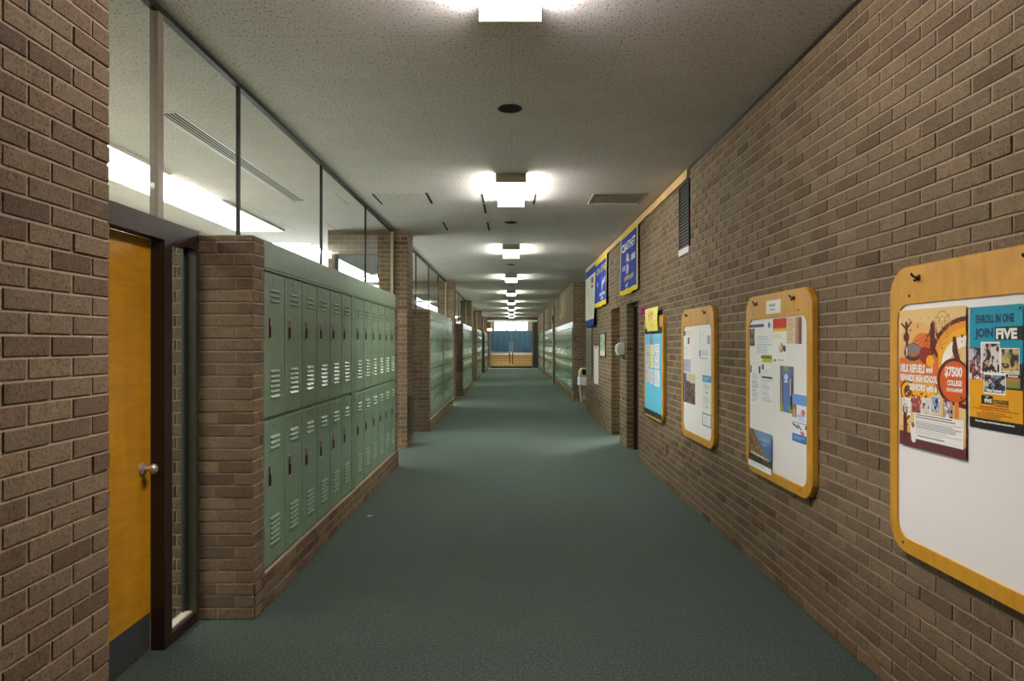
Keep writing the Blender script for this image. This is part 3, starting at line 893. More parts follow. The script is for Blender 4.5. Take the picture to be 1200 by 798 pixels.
# ---- orange scholarship poster on the nearest board
W, Hh = 0.416, 0.56
A = Art(W, Hh, 0.0024, (226, 190, 128))
DB, OR, YE_, WH = (92, 34, 22), (214, 92, 28), (240, 172, 32), (244, 238, 226)
A.ell(.30, .27, .30, .18, (226, 176, 106)).ell(.38, .27, .17, .10, (216, 124, 52))
A.ell(1.02, .37, .52, .30, DB).ell(1.02, .37, .47, .27, (232, 150, 34)).ell(1.02, .38, .41, .235, YE_).ell(1.03, .40, .36, .205, WH).ell(1.05, .44, .30, .18, (226, 190, 128))
A.rect(0, .86, 1, .93, (218, 168, 88)).poly([(0, .895), (1, .925), (1, 1), (0, 1)], (98, 50, 52))
A.poly([(0, .355), (.62, .32), (.64, .56), (0, .58)], (218, 110, 40))
A.ell(.12, .20, .05, .035, DB).line(.12, .10, .13, .26, .018, DB).line(.12, .14, .04, .10, .010, DB).line(.12, .14, .20, .09, .010, DB).line(.13, .25, .10, .30, .012, DB)
A.ell(.54, .11, .025, .02, DB).line(.54, .12, .53, .26, .03, DB).line(.53, .14, .44, .22, .012, DB).line(.55, .14, .62, .20, .012, DB).line(.52, .26, .46, .33, .016, DB).line(.54, .26, .60, .33, .016, DB)
A.ell(.68, .14, .11, .12, (190, 150, 92), .82)
for i in range(6): A.line(.26 + .04 * i, .24 + .02 * (i % 3), .50, .17 + .022 * i, .006, (204, 84, 26))
A.ell(.23, .31, .15, .065, (60, 52, 50)).ell(.23, .295, .13, .045, (128, 120, 116)).rect(.18, .315, .29, .345, (178, 104, 52)).rect(.115, .28, .135, .34, (222, 218, 210))
A.ell(.42, .33, .09, .06, (150, 40, 30)).ell(.50, .37, .06, .04, YE_)
A.ell(.84, .50, .235, .155, DB).ell(.85, .50, .205, .135, OR)
A.poly([(.83, .20), (.87, .20), (.90, .30), (.93, .36), (.86, .36), (.82, .30)], DB)
A.ell(.14, .60, .12, .085, DB).ell(.14, .60, .10, .07, YE_).ell(.14, .60, .06, .045, (98, 50, 30))
A.ell(.40, .58, .22, .10, (160, 82, 28)).ell(.40, .57, .20, .085, YE_).ell(.40, .54, .18, .05, (226, 160, 80))
for i, (u, v, c) in enumerate(((.06, .655, (222, 222, 228)), (.22, .63, (160, 70, 90)), (.38, .635, (214, 206, 196)), (.52, .615, (140, 168, 210)), (.70, .635, (176, 150, 150)))):
    A.rect(u - .008, v - .006, u + .128, v + .116, (120, 60, 50) if i in (1, 4) else (240, 236, 230))
    A.photo(u, v, u + .12, v + .11, [c, (52, 40, 52), (206, 164, 140), (190, 60, 80) if i == 1 else (230, 226, 224)], i, 7)
A.line(.88, .66, .88, .75, .024, (222, 130, 50)).ell(.88, .65, .03, .02, (222, 130, 50))
rs = np.random.RandomState(5)
for i in range(90):
    u, v = rs.uniform(.04, .98), rs.choice([rs.uniform(.05, .34), rs.uniform(.56, .64), rs.uniform(.74, .90)]); q = rs.uniform(.004, .016)
    A.ell(u, v, q, q * .7, [(150, 84, 40), (206, 130, 56), (120, 54, 28), (236, 206, 150), (222, 100, 34)][i % 5])
for i in range(5): A.ell(.60 + .04 * i, .10 + .03 * (i % 2), .05, .04, (166, 110, 60), .8)
A.rect(.25, .745, .97, .935, (238, 234, 228))
A.text_rows(.27, .757, .94, .785, 2, (40, 40, 60), 3, .6).text_rows(.27, .795, .95, .90, 8, (120, 118, 122), 4, .4).text_rows(.30, .905, .90, .925, 1, (50, 50, 60), 5, .5)
A.line(.10, .80, .10, .93, .026, DB).line(.10, .82, .17, .78, .010, DB).ell(.10, .775, .03, .022, DB).line(.22, .86, .24, .94, .03, (232, 228, 222)).ell(.23, .84, .025, .02, (150, 84, 40))
o = paper(0, .078, .494, 1.11, 1.67, A, 'orange and tan scholarship poster reading $7500 on the nearest notice board', 'poster', 'poster', 0.009)
X1 = XB + 0.007 - 0.0096
def lt(k, par, x, s, z, width, height, body, mat, bold=0.012): return lettering(body, on(k, s, z, x), width, height, mat, par, 'right', bold)
for body, s, z, wd, hh in (('MILK REFUELS', .088, 1.412, .165, .036), ('and', .262, 1.416, .040, .026), ('REWARDS HIGH SCHOOL', .088, 1.376, .245, .030), ('SENIORS with a', .150, 1.341, .180, .028)):
    lt(0, o, X1, s, z, wd, hh, body, INKW, .05)
for body, s, z, wd, hh in (('$7500', .376, 1.402, .100, .044), ('COLLEGE', .390, 1.374, .084, .022), ('SCHOLARSHIP', .386, 1.352, .092, .014)):
    lt(0, o, X1, s, z, wd, hh, body, INKW, .05)

# ---- teal and yellow college poster
A = Art(.252, .425, 0.003, (20, 146, 172))
A.rect(0, .47, 1, 1, (226, 160, 12)).rect(0, .955, 1, 1, (28, 26, 28)).rect(0, .915, 1, 1, (28, 26, 28))
A.rect(.50, .172, 1, .278, (30, 34, 38))
BG = (238, 236, 232)
A.rect(.90, .46, 1, .60, (46, 44, 52))
A.rect(0, .335, .30, .60, (40, 34, 48)).photo(0, .345, .29, .60, [(60, 44, 56), (226, 218, 224), (200, 190, 200), (150, 28, 50), (150, 110, 100), (40, 32, 40)], 11, 16)
A.rect(.23, .29, .60, .545, BG).photo(.245, .30, .585, .535, [(214, 210, 208), (36, 28, 30), (60, 50, 46), (190, 150, 130), (44, 34, 36), (226, 206, 196)], 12, 16)
A.rect(.60, .335, .94, .545, BG).photo(.615, .345, .925, .535, [(204, 176, 96), (50, 36, 34), (140, 140, 90), (200, 170, 110), (70, 50, 56), (180, 150, 120)], 13, 14)
A.rect(.70, .54, 1, .665, (36, 34, 36)).rect(.70, .57, .95, .60, (190, 120, 60)).rect(.70, .60, .95, .645, (132, 140, 62))
A.rect(.28, .545, .70, .71, BG).photo(.295, .553, .685, .70, [(54, 54, 66), (30, 28, 34), (110, 84, 70), (120, 140, 180), (44, 40, 44), (196, 190, 190)], 14, 18)
A.rect(.24, .725, .46, .795, (26, 24, 24)).text_rows(.14, .876, .86, .912, 3, (60, 40, 10), 15, .55)
o = paper(0, .507, .759, 1.235, 1.66, A, 'teal and yellow college poster with photos reading JOIN FIVE on the nearest notice board', 'poster', 'poster', 0.004)
X2 = XB + 0.007 - 0.0046
ZT_ = 1.66
for body, u, v, wd, hh, mat in (('ENROLL IN ONE', .13, .138, .72, .072, INKN), ('JOIN', .11, .274, .36, .098, INKN), ('FIVE', .525, .268, .38, .086, INKW), ('Smith', .09, .592, .12, .018, INKW), ('Mount Holyoke', .63, .532, .30, .020, INKW),
                               ('UMass Amherst', .33, .692, .30, .024, INKW), ('Amherst', .74, .565, .18, .020, INKW), ('THE', .32, .742, .06, .010, INKW), ('FIVE', .305, .785, .14, .034, INKW), ('COLLEGE', .475, .785, .28, .034, INKK), ('CONSORTIUM', .475, .803, .28, .010, INKK),
                               ('Meet the Admissions Directors', .21, .826, .56, .016, INKR), ('of the Five Colleges in western Massachusetts', .07, .846, .86, .014, INKR), ('Monday, May 16, 7 p.m.', .26, .869, .44, .015, INKR),
                               ('fivecolleges.edu/admissions/students', .12, .952, .74, .020, INKW)):
    lt(0, o, X2, .507 + u * .252, ZT_ - v * .425, wd * .252, hh * .425, body, mat, .05)
for s in (.507 + .012, .507 + .24):
    obj('push_pin', MB().lathe([(0, .004), (.004, .004), (.006, .0025)], on(0, s, 1.648, X2), (-1, 0, 0), 10), CHROME, o)

# ---- second board
A = Art(.415, .269); A.rect(.02, .06, .64, .135, (66, 82, 130)).ell(.86, .10, .05, .07, (80, 120, 190)).photo(.02, .16, .24, .60, [(60, 52, 50), (40, 44, 46), (120, 60, 60), (150, 140, 120)], 21)
A.text_rows(.33, .36, .98, .80, 7, (150, 180, 214), 22, .45).rect(.58, .80, .98, .99, (190, 196, 30)).rect(.52, .84, .95, .89, (110, 100, 70))
paper(1, .056, .471, 1.408, 1.677, A, 'white flyer with a blue title bar and lime corner, top far corner of second board', 'flyer', 'flyer')
A = Art(.208, .27); A.rect(0, 0, 1, .28, (204, 40, 30)).rect(0, .20, 1, .24, (226, 110, 30)).rect(0, .235, 1, .29, (230, 196, 30)).rect(.08, .36, .6, .44, (222, 226, 190)).ell(.62, .66, .15, .11, (150, 110, 60)).ell(.58, .64, .08, .09, (226, 204, 150)).ell(.85, .68, .10, .07, (60, 50, 40)).rect(.08, .92, .2, .99, (120, 60, 50)).text_rows(.3, .93, .95, .98, 1, (150, 130, 120), 3)
paper(1, .477, .685, 1.415, 1.686, A, 'white flyer with a red and yellow band across its top on second board', 'flyer', 'flyer')
A = Art(.215, .154, 0.004, (226, 200, 168)); A.text_rows(.05, .06, .55, .98, 10, (170, 140, 110), 31, .4).rect(.62, 0, .98, 1, (150, 104, 84)).rect(.66, .02, .74, 1, (196, 156, 130)).rect(.86, .1, .92, 1, (84, 60, 56))
paper(1, .685, .90, 1.53, 1.684, A, 'small tan flyer with a brown tree trunk picture at top near corner of second board', 'flyer', 'flyer')
A = Art(.20, .27); A.photo(.02, .03, .16, .2, [(60, 60, 70), (120, 110, 100)], 41, 4).photo(.82, .03, .98, .2, [(60, 60, 70), (120, 110, 100)], 42, 4).text_rows(.18, .22, .86, .95, 14, (130, 130, 134), 43, .4)
paper(1, .066, .266, 1.12, 1.39, A, 'plain text sheet with two tiny pictures in its top corners on second board', 'sheet')
A = Art(.186, .255); A.rect(.02, 0, .22, .12, (120, 90, 120)).rect(.02, .30, .98, .345, (40, 40, 56)).text_rows(.04, .14, .95, .28, 3, (190, 190, 214), 44).text_rows(.04, .38, .95, .98, 14, (176, 170, 206), 45, .5)
paper(1, .283, .469, 1.14, 1.395, A, 'pale lilac text sheet with a black title line on second board', 'sheet')
A = Art(.199, .277, 0.003, (96, 122, 190)); A.rect(0, 0, .26, 1, (104, 116, 130)).rect(.72, 0, 1, 1, (96, 110, 130)).rect(.30, 0, .6, .10, (140, 172, 50)).rect(0, .84, .25, 1, (140, 170, 50)).rect(.66, .84, 1, 1, (140, 170, 50))
A.line(.12, .30, .12, .82, .02, (210, 170, 140)).line(.04, .30, .04, .82, .006, (50, 40, 40)).line(.16, .24, .2, .82, .014, (40, 40, 60)).line(.82, .36, .86, .86, .03, (40, 44, 52)).line(.78, .30, .78, .60, .02, (206, 170, 140)).line(.97, .2, .97, .8, .005, (60, 50, 50)).ell(.46, .24, .14, .07, (222, 224, 234)).rect(.34, .32, .58, .36, (226, 226, 236))
o = paper(1, .587, .786, 1.12, 1.397, A, 'tall blue and green poster of standing figures in the middle of second board', 'poster', 'poster')
A = Art(.199, .274, 0.003, (230, 234, 240)); A.rect(0, 0, 1, .22, (110, 156, 214)).rect(0, .22, .3, .5, (150, 110, 100)).ell(.14, .40, .1, .1, (206, 150, 130)).ell(.74, .36, .14, .06, (206, 110, 120)).text_rows(.36, .42, .98, .56, 4, (80, 130, 200), 51, .5).rect(0, .58, .98, .60, (120, 170, 214)).line(.05, .64, .4, .7, .012, (110, 70, 70)).line(.4, .64, .6, .72, .012, (130, 80, 80)).rect(.86, .62, .98, .70, (180, 60, 70)).ell(.7, .8, .14, .05, (206, 120, 120)).rect(0, .84, 1, 1, (58, 112, 190)).text_rows(.1, .88, .9, .96, 2, (226, 232, 244), 52)
paper(1, .771, .97, .966, 1.24, A, 'white and blue flyer at the near edge of second board, lower than the rest', 'flyer', 'flyer', 0.003)
A = Art(.403, .256, 0.0035, (86, 116, 160)); A.rect(0, 0, 1, .25, (120, 150, 186)).poly([(0, 0), (.22, 0), (.46, .28), (.62, .42), (.72, .60), (.86, .78), (0, .78)], (122, 98, 74)).photo(.02, .2, .42, .62, [(122, 98, 74), (150, 120, 84), (92, 84, 56), (164, 104, 66), (84, 72, 60)], 61, 26)
A.line(.44, .36, .80, .76, .006, (206, 180, 130)).line(.10, .62, .90, .68, .012, (214, 204, 176)).rect(0, .68, 1, .84, (50, 44, 38)).photo(.08, .69, 1, .84, [(52, 46, 40), (110, 80, 50), (60, 74, 60), (30, 28, 28)], 62, 22).rect(0, .85, 1, 1, (236, 234, 230)).text_rows(.6, .18, .96, .36, 3, (206, 220, 236), 63, .4).text_rows(.1, .88, .9, .95, 2, (190, 186, 184), 64)
paper(1, .068, .471, .70, .956, A, 'landscape photo poster of a rocky coast and blue sea, bottom of second board', 'poster', 'poster', 0.009, 0.003)
A = Art(.238, .086, 0.003, (232, 226, 212)); A.rect(.12, .12, .92, .9, (238, 236, 230)).text_rows(.2, .26, .85, .55, 1, (110, 110, 124), 71, .8).text_rows(.25, .64, .8, .84, 1, (90, 88, 90), 72, .6)
paper(1, .378, .616, 1.72, 1.806, A, 'small white name card on the wooden top of second board', 'card', 'card', 0.0012, 0, XB)

# ---- third board
A = Art(.26, .266); A.rect(.0, .03, .36, .20, (104, 90, 140)).rect(.40, .03, .95, .18, (232, 214, 180)).rect(.60, .28, .86, .5, (170, 70, 80)).rect(.70, .26, .82, .46, (60, 40, 50)).text_rows(.05, .56, .95, .96, 8, (190, 188, 192), 81, .4)
paper(2, .05, .31, 1.394, 1.66, A, 'white flyer with a violet square in its corner on third board', 'flyer', 'flyer')
A = Art(.26, .119, 0.004, (190, 180, 200)); A.text_rows(.06, .08, .8, .95, 8, (150, 138, 166), 82, .5).rect(.86, .0, .9, 1, (140, 128, 150))
paper(2, .05, .31, 1.267, 1.386, A, 'pale violet text sheet under the white flyer on third board', 'sheet')
A = Art(.417, .275, 0.0035, (206, 198, 186)); A.rect(.5, .03, .98, .18, (206, 190, 140)).poly([(.22, .25), (.55, .26), (.8, .4), (.98, .55), (1, 1), (0, 1)], (110, 84, 60)).photo(.3, .3, .98, 1, [(110, 82, 58), (90, 44, 40), (132, 112, 66), (70, 44, 44), (120, 100, 90), (50, 40, 40)], 91, 26).rect(0, 0, .27, .3, (92, 90, 108)).rect(0, .24, .28, 1, (74, 58, 88))
for i in range(7): A.rect(.10, .30 + i * .095, .17, .36 + i * .095, (200, 196, 206))
paper(2, .05, .467, .98, 1.255, A, 'dark brown autumn landscape poster with a violet side stripe on third board', 'poster', 'poster')
A = Art(.356, .262); A.line(.12, .06, .12, .62, .008, (96, 92, 100)).rect(.72, .22, .98, .50, (186, 160, 190)).rect(.06, .70, .16, .92, (80, 78, 84)).text_rows(.22, .08, .68, .6, 10, (214, 210, 218), 101, .4).text_rows(.24, .68, .9, .92, 5, (170, 168, 174), 102, .5).text_rows(.06, .96, .94, 1, 1, (110, 108, 112), 103)
paper(2, .58, .936, 1.398, 1.66, A, 'white sheet with a thin dark upright line, top near side of third board', 'sheet')
A = Art(.259, .296, 0.004, (226, 224, 216)); A.rect(0, 0, 1, .19, (70, 144, 200)).text_rows(.12, .05, .9, .15, 2, (214, 230, 240), 111, .6).text_rows(.25, .24, .8, .42, 4, (170, 168, 160), 112, .5).rect(.42, .47, .6, .52, (90, 88, 84)).text_rows(.1, .62, .9, .84, 5, (176, 174, 166), 113, .5).rect(.42, .88, .56, .92, (110, 108, 104))
paper(2, .695, .954, .967, 1.263, A, 'white notice with a bright blue header on third board', 'notice', 'notice')
A = Art(.259, .115, 0.003, (112, 142, 172)); A.rect(.07, .12, .93, .90, (232, 230, 226)).rect(.02, 0, .98, .06, (170, 150, 130)).text_rows(.16, .2, .84, .82, 5, (170, 190, 210), 121, .5)
paper(2, .695, .954, .83, .945, A, 'small blue-bordered card under the blue-headed notice on third board', 'card', 'card')

# ---- farthest board: backing paper, dark fringed border, papers, yellow sign, pink bow
A = Art(.94, .93, 0.006, (96, 190, 222)); A.rect(0, 0, 1, .05, (120, 204, 230)).text_rows(.30, .10, .95, .14, 1, (210, 140, 180), 131, .6)
o = paper(3, .06, 1.0, .74, 1.67, A, 'bright blue backing paper pinned over the farthest notice board', 'backing paper', 'backing_paper', 0.006)
def fringe(s0, s1, z, up):
    m = MB(); b = BOARDS[3][1]; n = 44; L0, L1 = [], []
    for i in range(n + 1):
        s = s0 + (s1 - s0) * i / n; d = 0.055 + 0.018 * (i % 2)
        L0.append((XB - 0.003, b - s, z)); L1.append((XB - 0.006 - 0.004 * (i % 3), b - s, z + (d if up else -d)))
    m.loft([L0, L1], closed=False); return m
o = obj('paper_border', fringe(.05, 1.0, 1.715, False), plain('border_paper', rgb(34, 44, 40), 0.8)); tag(o, 'dark fringed paper border across the top of the blue notice board', 'paper border')
o = obj('paper_border', fringe(.0, 1.0, .69, True), MATS['border_paper']); tag(o, 'dark fringed paper border across the bottom of the blue notice board', 'paper border')
ps = [(.11, .32, 1.25, 1.52, (196, 204, 190), 'grey patterned sheet, upper far column of the blue notice board'), (.37, .56, 1.25, 1.52, (232, 224, 150), 'pale yellow sheet in the upper middle of the blue notice board'),
      (.605, .87, 1.25, 1.53, (226, 226, 236), 'white patterned sheet, upper near column of the blue notice board'), (.11, .32, 1.08, 1.235, (206, 206, 200), 'grey sheet, lower far column of the blue notice board'),
      (.35, .55, 1.06, 1.235, (226, 212, 222), 'pale pink sheet, lower middle of the blue notice board'), (.605, .88, 1.05, 1.235, (228, 230, 236), 'white text sheet, lower near column of the blue notice board')]
for i, (a, b, c, d, col, lab) in enumerate(ps):
    A = Art(b - a, d - c, 0.006, col); A.text_rows(.1, .08, .9, .94, 7, tuple(int(v * .7) for v in col), 140 + i, .5)
    if i in (2, 0): A.photo(.2, .3, .8, .9, [col, (90, 100, 110), col, (150, 150, 150)], 150 + i, 6)
    paper(3, a, b, c, d, A, lab, 'sheet', 'paper', 0.009)
# yellow sign, narrower at the bottom, sticking up over the wooden top
A = Art(.70, .272, 0.006, (240, 226, 96))
for u in (.30, .38, .46, .54, .62): A.line(u, .16, u - .03, .52, .022, (222, 104, 120))
A.line(.26, .34, .66, .26, .016, (222, 104, 120))
A.line(.34, .62, .34, .88, .018, (226, 130, 110)).line(.46, .66, .60, .84, .018, (226, 130, 110)).line(.72, .60, .66, .88, .016, (226, 130, 110))
b = BOARDS[3][1]
m_, o_ = sheet_mesh('yellow_sign', A, lambda u, v: (XB - 0.012 - 0.01 * math.sin(v * 3.1), (b - .12) - (.73 - .0 * v) * u - .14 * v * (1 - u), 1.95 - .272 * v), PAPER)
o = link(bpy.data.objects.new('yellow_sign', m_), None, o_); tag(o, 'yellow paper sign with pink hand lettering stuck over the top of the blue notice board', 'sign')
bow = empty('paper_bow', (XR - 0.03, 8.42, 1.92))
PINK = plain('pink_paper', rgb(214, 52, 160), 0.6)
for a0 in (0.6, 2.6, 4.6):
    L = []
    for i in range(13):
        t = i / 12 * 2 * math.pi; r = 0.045 * (1 - math.cos(t)) * 0.5 + 0.002
        ang = a0 + 0.5 * math.sin(t)
        L.append(((XR - 0.03 - 0.02 * math.sin(t), 8.42 + r * 1.6 * math.cos(ang), 1.93 + r * 1.6 * math.sin(ang))))
    obj('loop', MB().loft([[(p[0] - 0.012, p[1], p[2]) for p in L], [(p[0] + 0.012, p[1], p[2]) for p in L]], closed=False), PINK, bow)
tl = [(8.42, 1.90), (8.44, 1.85), (8.41, 1.80), (8.43, 1.74)]
obj('tail', MB().loft([[(XR - 0.012, y - 0.012, z) for y, z in tl], [(XR - 0.012, y + 0.012, z) for y, z in tl]], closed=False), plain('violet_paper', rgb(150, 70, 150), 0.6), bow)
tag(bow, 'pink paper bow on the bricks beside the yellow sign', 'bow')
tl = [(7.86, 1.69), (7.84, 1.64), (7.87, 1.58), (7.83, 1.53)]
o = obj('paper_streamer', MB().loft([[(XB - 0.02, y - 0.02, z) for y, z in tl], [(XB - 0.02, y + 0.02, z) for y, z in tl]], closed=False), plain('magenta_paper', rgb(140, 30, 110), 0.6))
tag(o, 'dark magenta streamer hanging below the yellow sign', 'streamer')

# ================================================================== BANNERS ON THE WOODEN BATTEN
ba = obj('wooden_batten', box(XR - 0.026, XR - 0.005, 6.36, 15.05, 3.095, 3.180), BATTEN, bevel=0.002)
tag(ba, 'long pale wooden batten fixed to the brick wall under the ceiling', 'batten')
def banner(y0, y1, z0, z1, art, label, ph, fall=0.0):
    def pos(u, v):
        amp = 0.012 * v
        return (XR - 0.030 - amp - amp * math.sin(u * 17 + ph) - fall * v * v * u, y1 - (y1 - y0) * u, z1 - (z1 - z0) * v - (0.02 * math.sin(u * 3.1) if v > 0.99 else 0))
    m, o_ = sheet_mesh('banner', art, pos, CLOTH); global SURF; SURF = (pos, y0, y1, z0, z1)
    o = link(bpy.data.objects.new('banner', m), None, o_)
    return tag(o, label, 'banner', 'banners hung from the wooden batten')
def bl(o, body, y, z, wd, hh, mat, bold=.02):
    l = lettering(body, (XR - 0.05, y, z), wd, hh, mat, o, 'right', bold)
    pos, y0, y1, z0, z1 = SURF
    for v in l.data.vertices:                    # sewn on: the letters follow the folds of the cloth
        p = pos((y1 - (y - v.co.x)) / (y1 - y0), (z1 - (z + v.co.y)) / (z1 - z0))
        v.co.z = (XR - 0.05) - p[0] + 0.003
    return l
NB_, GO = (34, 58, 158), (226, 196, 40)
A = Art(1.35, .88, 0.012, NB_)
A.rect(0, 0, 1, .075, GO).rect(.945, 0, 1, 1, (222, 202, 120)).rect(0, 0, .035, 1, (222, 214, 170)).rect(0, .925, 1, 1, GO)
A.poly([(.44, .35), (.50, .42), (.56, .50), (.50, .53), (.53, .60), (.50, .70), (.42, .70), (.44, .60), (.40, .52), (.38, .44)], (220, 196, 206)).ell(.46, .52, .05, .03, (70, 70, 150)).ell(.47, .44, .05, .06, (226, 206, 206))
A.rect(.13, .54, .33, .62, (150, 156, 206)).rect(.64, .42, .88, .52, (196, 200, 210)).rect(.22, .72, .84, .80, (166, 158, 110))
A.poly([(.36, .85), (.44, .88), (.52, .82), (.48, .90), (.44, .92), (.40, .90)], (206, 210, 226))
o = banner(8.80, 10.15, 2.255, 3.135, A, 'blue banner with yellow edges and white crest, first along the batten', 0.4)
bl(o, 'CSAUTHET', 10.03, 2.865, 1.08, .12, INKW)
A = Art(1.55, .87, 0.012, NB_)
A.rect(0, 0, 1, .08, GO).rect(.94, 0, 1, 1, (222, 202, 120)).rect(0, .915, 1, 1, GO)
A.poly([(.62, .40), (.70, .52), (.88, .42), (.84, .54), (.72, .62), (.68, .72), (.60, .70), (.58, .56)], (196, 200, 226)).ell(.22, .52, .07, .05, (206, 210, 226)).rect(.42, .74, .86, .81, (170, 172, 196)).rect(.50, .84, .76, .89, (176, 180, 206))
o = banner(11.66, 13.2, 2.24, 3.11, A, 'blue banner with yellow edges, second along the batten, beside the white one', 2.1)
bl(o, 'CSA UTHE', 13.05, 2.84, 1.30, .12, INKY)
A = Art(1.75, 1.2, 0.014, (214, 210, 200))
A.rect(0, 0, 1, .13, (24, 60, 150)).rect(0, .90, 1, 1, (30, 58, 140))
A.rect(.62, .18, .80, .28, (150, 70, 90)).rect(.64, .30, .78, .36, (150, 80, 90)).line(.68, .40, .74, .62, .03, (150, 96, 90)).line(.34, .34, .38, .48, .05, (120, 136, 170)).line(.36, .50, .40, .68, .04, (120, 136, 170)).line(.40, .70, .44, .80, .03, (110, 128, 160)).line(.66, .66, .70, .80, .02, (170, 130, 110))
o = banner(13.22, 15.0, 1.91, 3.10, A, 'long white banner with blue ends hanging at the wall corner', 4.0, 0.02)

# ================================================================== THINGS ON THE RIGHT WALL
t = empty('wall_vent', (XR - 0.008, 6.52, 2.40))
yv0, yv1, zv0, zv1 = 6.33, 6.71, 2.395, 3.085
VW = plain('vent_white', rgb(214, 208, 204), 0.5)
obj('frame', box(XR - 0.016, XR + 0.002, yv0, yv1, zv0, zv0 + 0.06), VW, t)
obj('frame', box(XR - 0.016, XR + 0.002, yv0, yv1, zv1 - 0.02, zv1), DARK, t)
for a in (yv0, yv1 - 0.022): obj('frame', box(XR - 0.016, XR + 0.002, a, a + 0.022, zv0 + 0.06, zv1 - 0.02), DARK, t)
obj('dark_back', box(XR - 0.003, XR + 0.002, yv0 + 0.02, yv1 - 0.02, zv0 + 0.05, zv1 - 0.02), BLACK, t)
for i in range(19):
    z = zv0 + 0.068 + i * 0.0315
    m = MB(); m.loft([[(XR - 0.014, y, z), (XR - 0.002, y, z + 0.016), (XR - 0.002, y, z + 0.019), (XR - 0.014, y, z + 0.004)] for y in (yv0 + 0.022, yv1 - 0.022)], cap0=True, cap1=True)
    obj('slat', m, plain('vent_slat', rgb(96, 90, 92), 0.5), t)
tag(t, 'tall louvred air vent on the brick wall at the end of the batten', 'vent')

# door recessed in the first opening, door left ajar out of sight in the second
d = struct(obj('door_20', box(XR + 0.14, XR + 0.18, OA[0] + 0.05, OA[1] - 0.05, 0.01, 2.06), plain('dark_door', rgb(70, 48, 38), 0.4)))
fr = struct(empty('trim_60', (XR + 0.12, OA[0], 0)))
obj('jamb', box(XR + 0.10, XR + 0.20, OA[1] - 0.05, OA[1] - 0.001, 0, 2.06), FRAME, fr); obj('jamb', box(XR + 0.10, XR + 0.20, OA[0] + 0.001, OA[0] + 0.05, 0, 2.06), FRAME, fr)
obj('header', box(XR + 0.10, XR + 0.20, OA[0] + 0.001, OA[1] - 0.001, 2.06, 2.119), FRAME, fr)
obj('door_knob', MB().lathe([(0, 0.03), (0.006, 0.03), (0.012, 0.012), (0.03, 0.011), (0.045, 0.026), (0.06, 0.02), (0.064, 0.004)], (XR + 0.14, OA[0] + 0.12, 0.92), (-1, 0, 0), 16), CHROME, d, smooth=True)

# white dispenser on the brick between the two openings
prof = []
ys = (9.99, 10.19)
z0, z1, dep = 1.36, 1.555, 0.115
P_ = [(0, z0 + 0.02), (dep * 0.55, z0 + 0.005), (dep * 0.75, z0), (dep * 0.85, z0 + 0.02), (dep, z0 + 0.06), (dep, z1 - 0.07)] + [(dep * math.cos(a) if a < 1.5 else 0, z1 - 0.07 + 0.07 * math.sin(a)) for a in (0.3, 0.6, 0.9, 1.2, 1.45)] + [(0, z1)]
t = empty('soap_dispenser', (XR - dep / 2, 10.09, z0))
obj('cover', MB().loft([[(XR - q[0], y, q[1]) for q in P_] for y in ys], cap0=True, cap1=True), WHITE, t, bevel=0.004)
obj('push_bar', box(XR - 0.075, XR - 0.03, 10.04, 10.14, z0 - 0.012, z0 + 0.012), KICK, t)
tag(t, 'white rounded dispenser on the brick pillar between the two doorways', 'dispenser')
# framed picture
t = empty('picture_frame', (XR - 0.012, 12.35, 1.29))
DF = plain('frame_dark', rgb(70, 60, 52), 0.5)
for (a, b, c, d_) in ((11.95, 12.74, 1.29, 1.315), (11.95, 12.74, 1.705, 1.73), (11.95, 11.975, 1.315, 1.705), (12.715, 12.74, 1.315, 1.705)):
    obj('frame', box(XR - 0.022, XR - 0.001, a, b, c, d_), DF, t)
A = Art(.74, .39, 0.008, (164, 172, 150)); A.rect(.3, 0, .6, .75, (186, 190, 160)).rect(0, .78, 1, 1, (216, 212, 204)).photo(.05, .1, .95, .7, [(160, 168, 146), (132, 150, 130), (190, 186, 150), (120, 130, 110)], 201, 10)
m_, o_ = sheet_mesh('picture', A, lambda u, v: (XR - 0.012, 12.715 - .74 * u, 1.705 - .39 * v), PAPER)
link(bpy.data.objects.new('picture', m_), t, o_)
tag(t, 'dark framed grey-green picture on the bricks past the second doorway', 'picture')
# narrow white panel
t = empty('white_board', (XR - 0.01, 13.25, 0.74))
obj('panel', box(XR - 0.02, XR - 0.001, 12.93, 13.58, 0.74, 1.49), plain('white_card', rgb(232, 222, 220), 0.5), t, bevel=0.003)
obj('clip', box(XR - 0.03, XR - 0.02, 13.2, 13.3, 1.44, 1.475), DARK, t)
tag(t, 'plain white board on the bricks past the framed picture', 'board')
# flat olive panel at the wall corner
o = obj('olive_panel', box(XR - 0.022, XR - 0.005, 13.95, 14.98, 0.86, 1.88), plain('olive_tone', rgb(96, 98, 74), 0.5), bevel=0.003)
tag(o, 'flat olive panel under the white banner at the wall corner', 'metal sheet')
for y, z, wh in ((7.28, 0.40, 'below the farthest notice board'), (12.9, 0.40, 'below the plain white board')):
    t = empty('wall_outlet', (XR - 0.005, y, z - 0.06))
    obj('cover_plate', box(XR - 0.009, XR - 0.001, y - 0.04, y + 0.04, z - 0.06, z + 0.06), plain('outlet_brown', rgb(110, 92, 78), 0.5), t, bevel=0.002)
    for dz in (-0.025, 0.025): obj('socket', box(XR - 0.011, XR - 0.008, y - 0.016, y + 0.016, z + dz - 0.014, z + dz + 0.014), DARK, t)
    tag(t, f'brown outlet plate low on the brick wall {wh}', 'outlet')
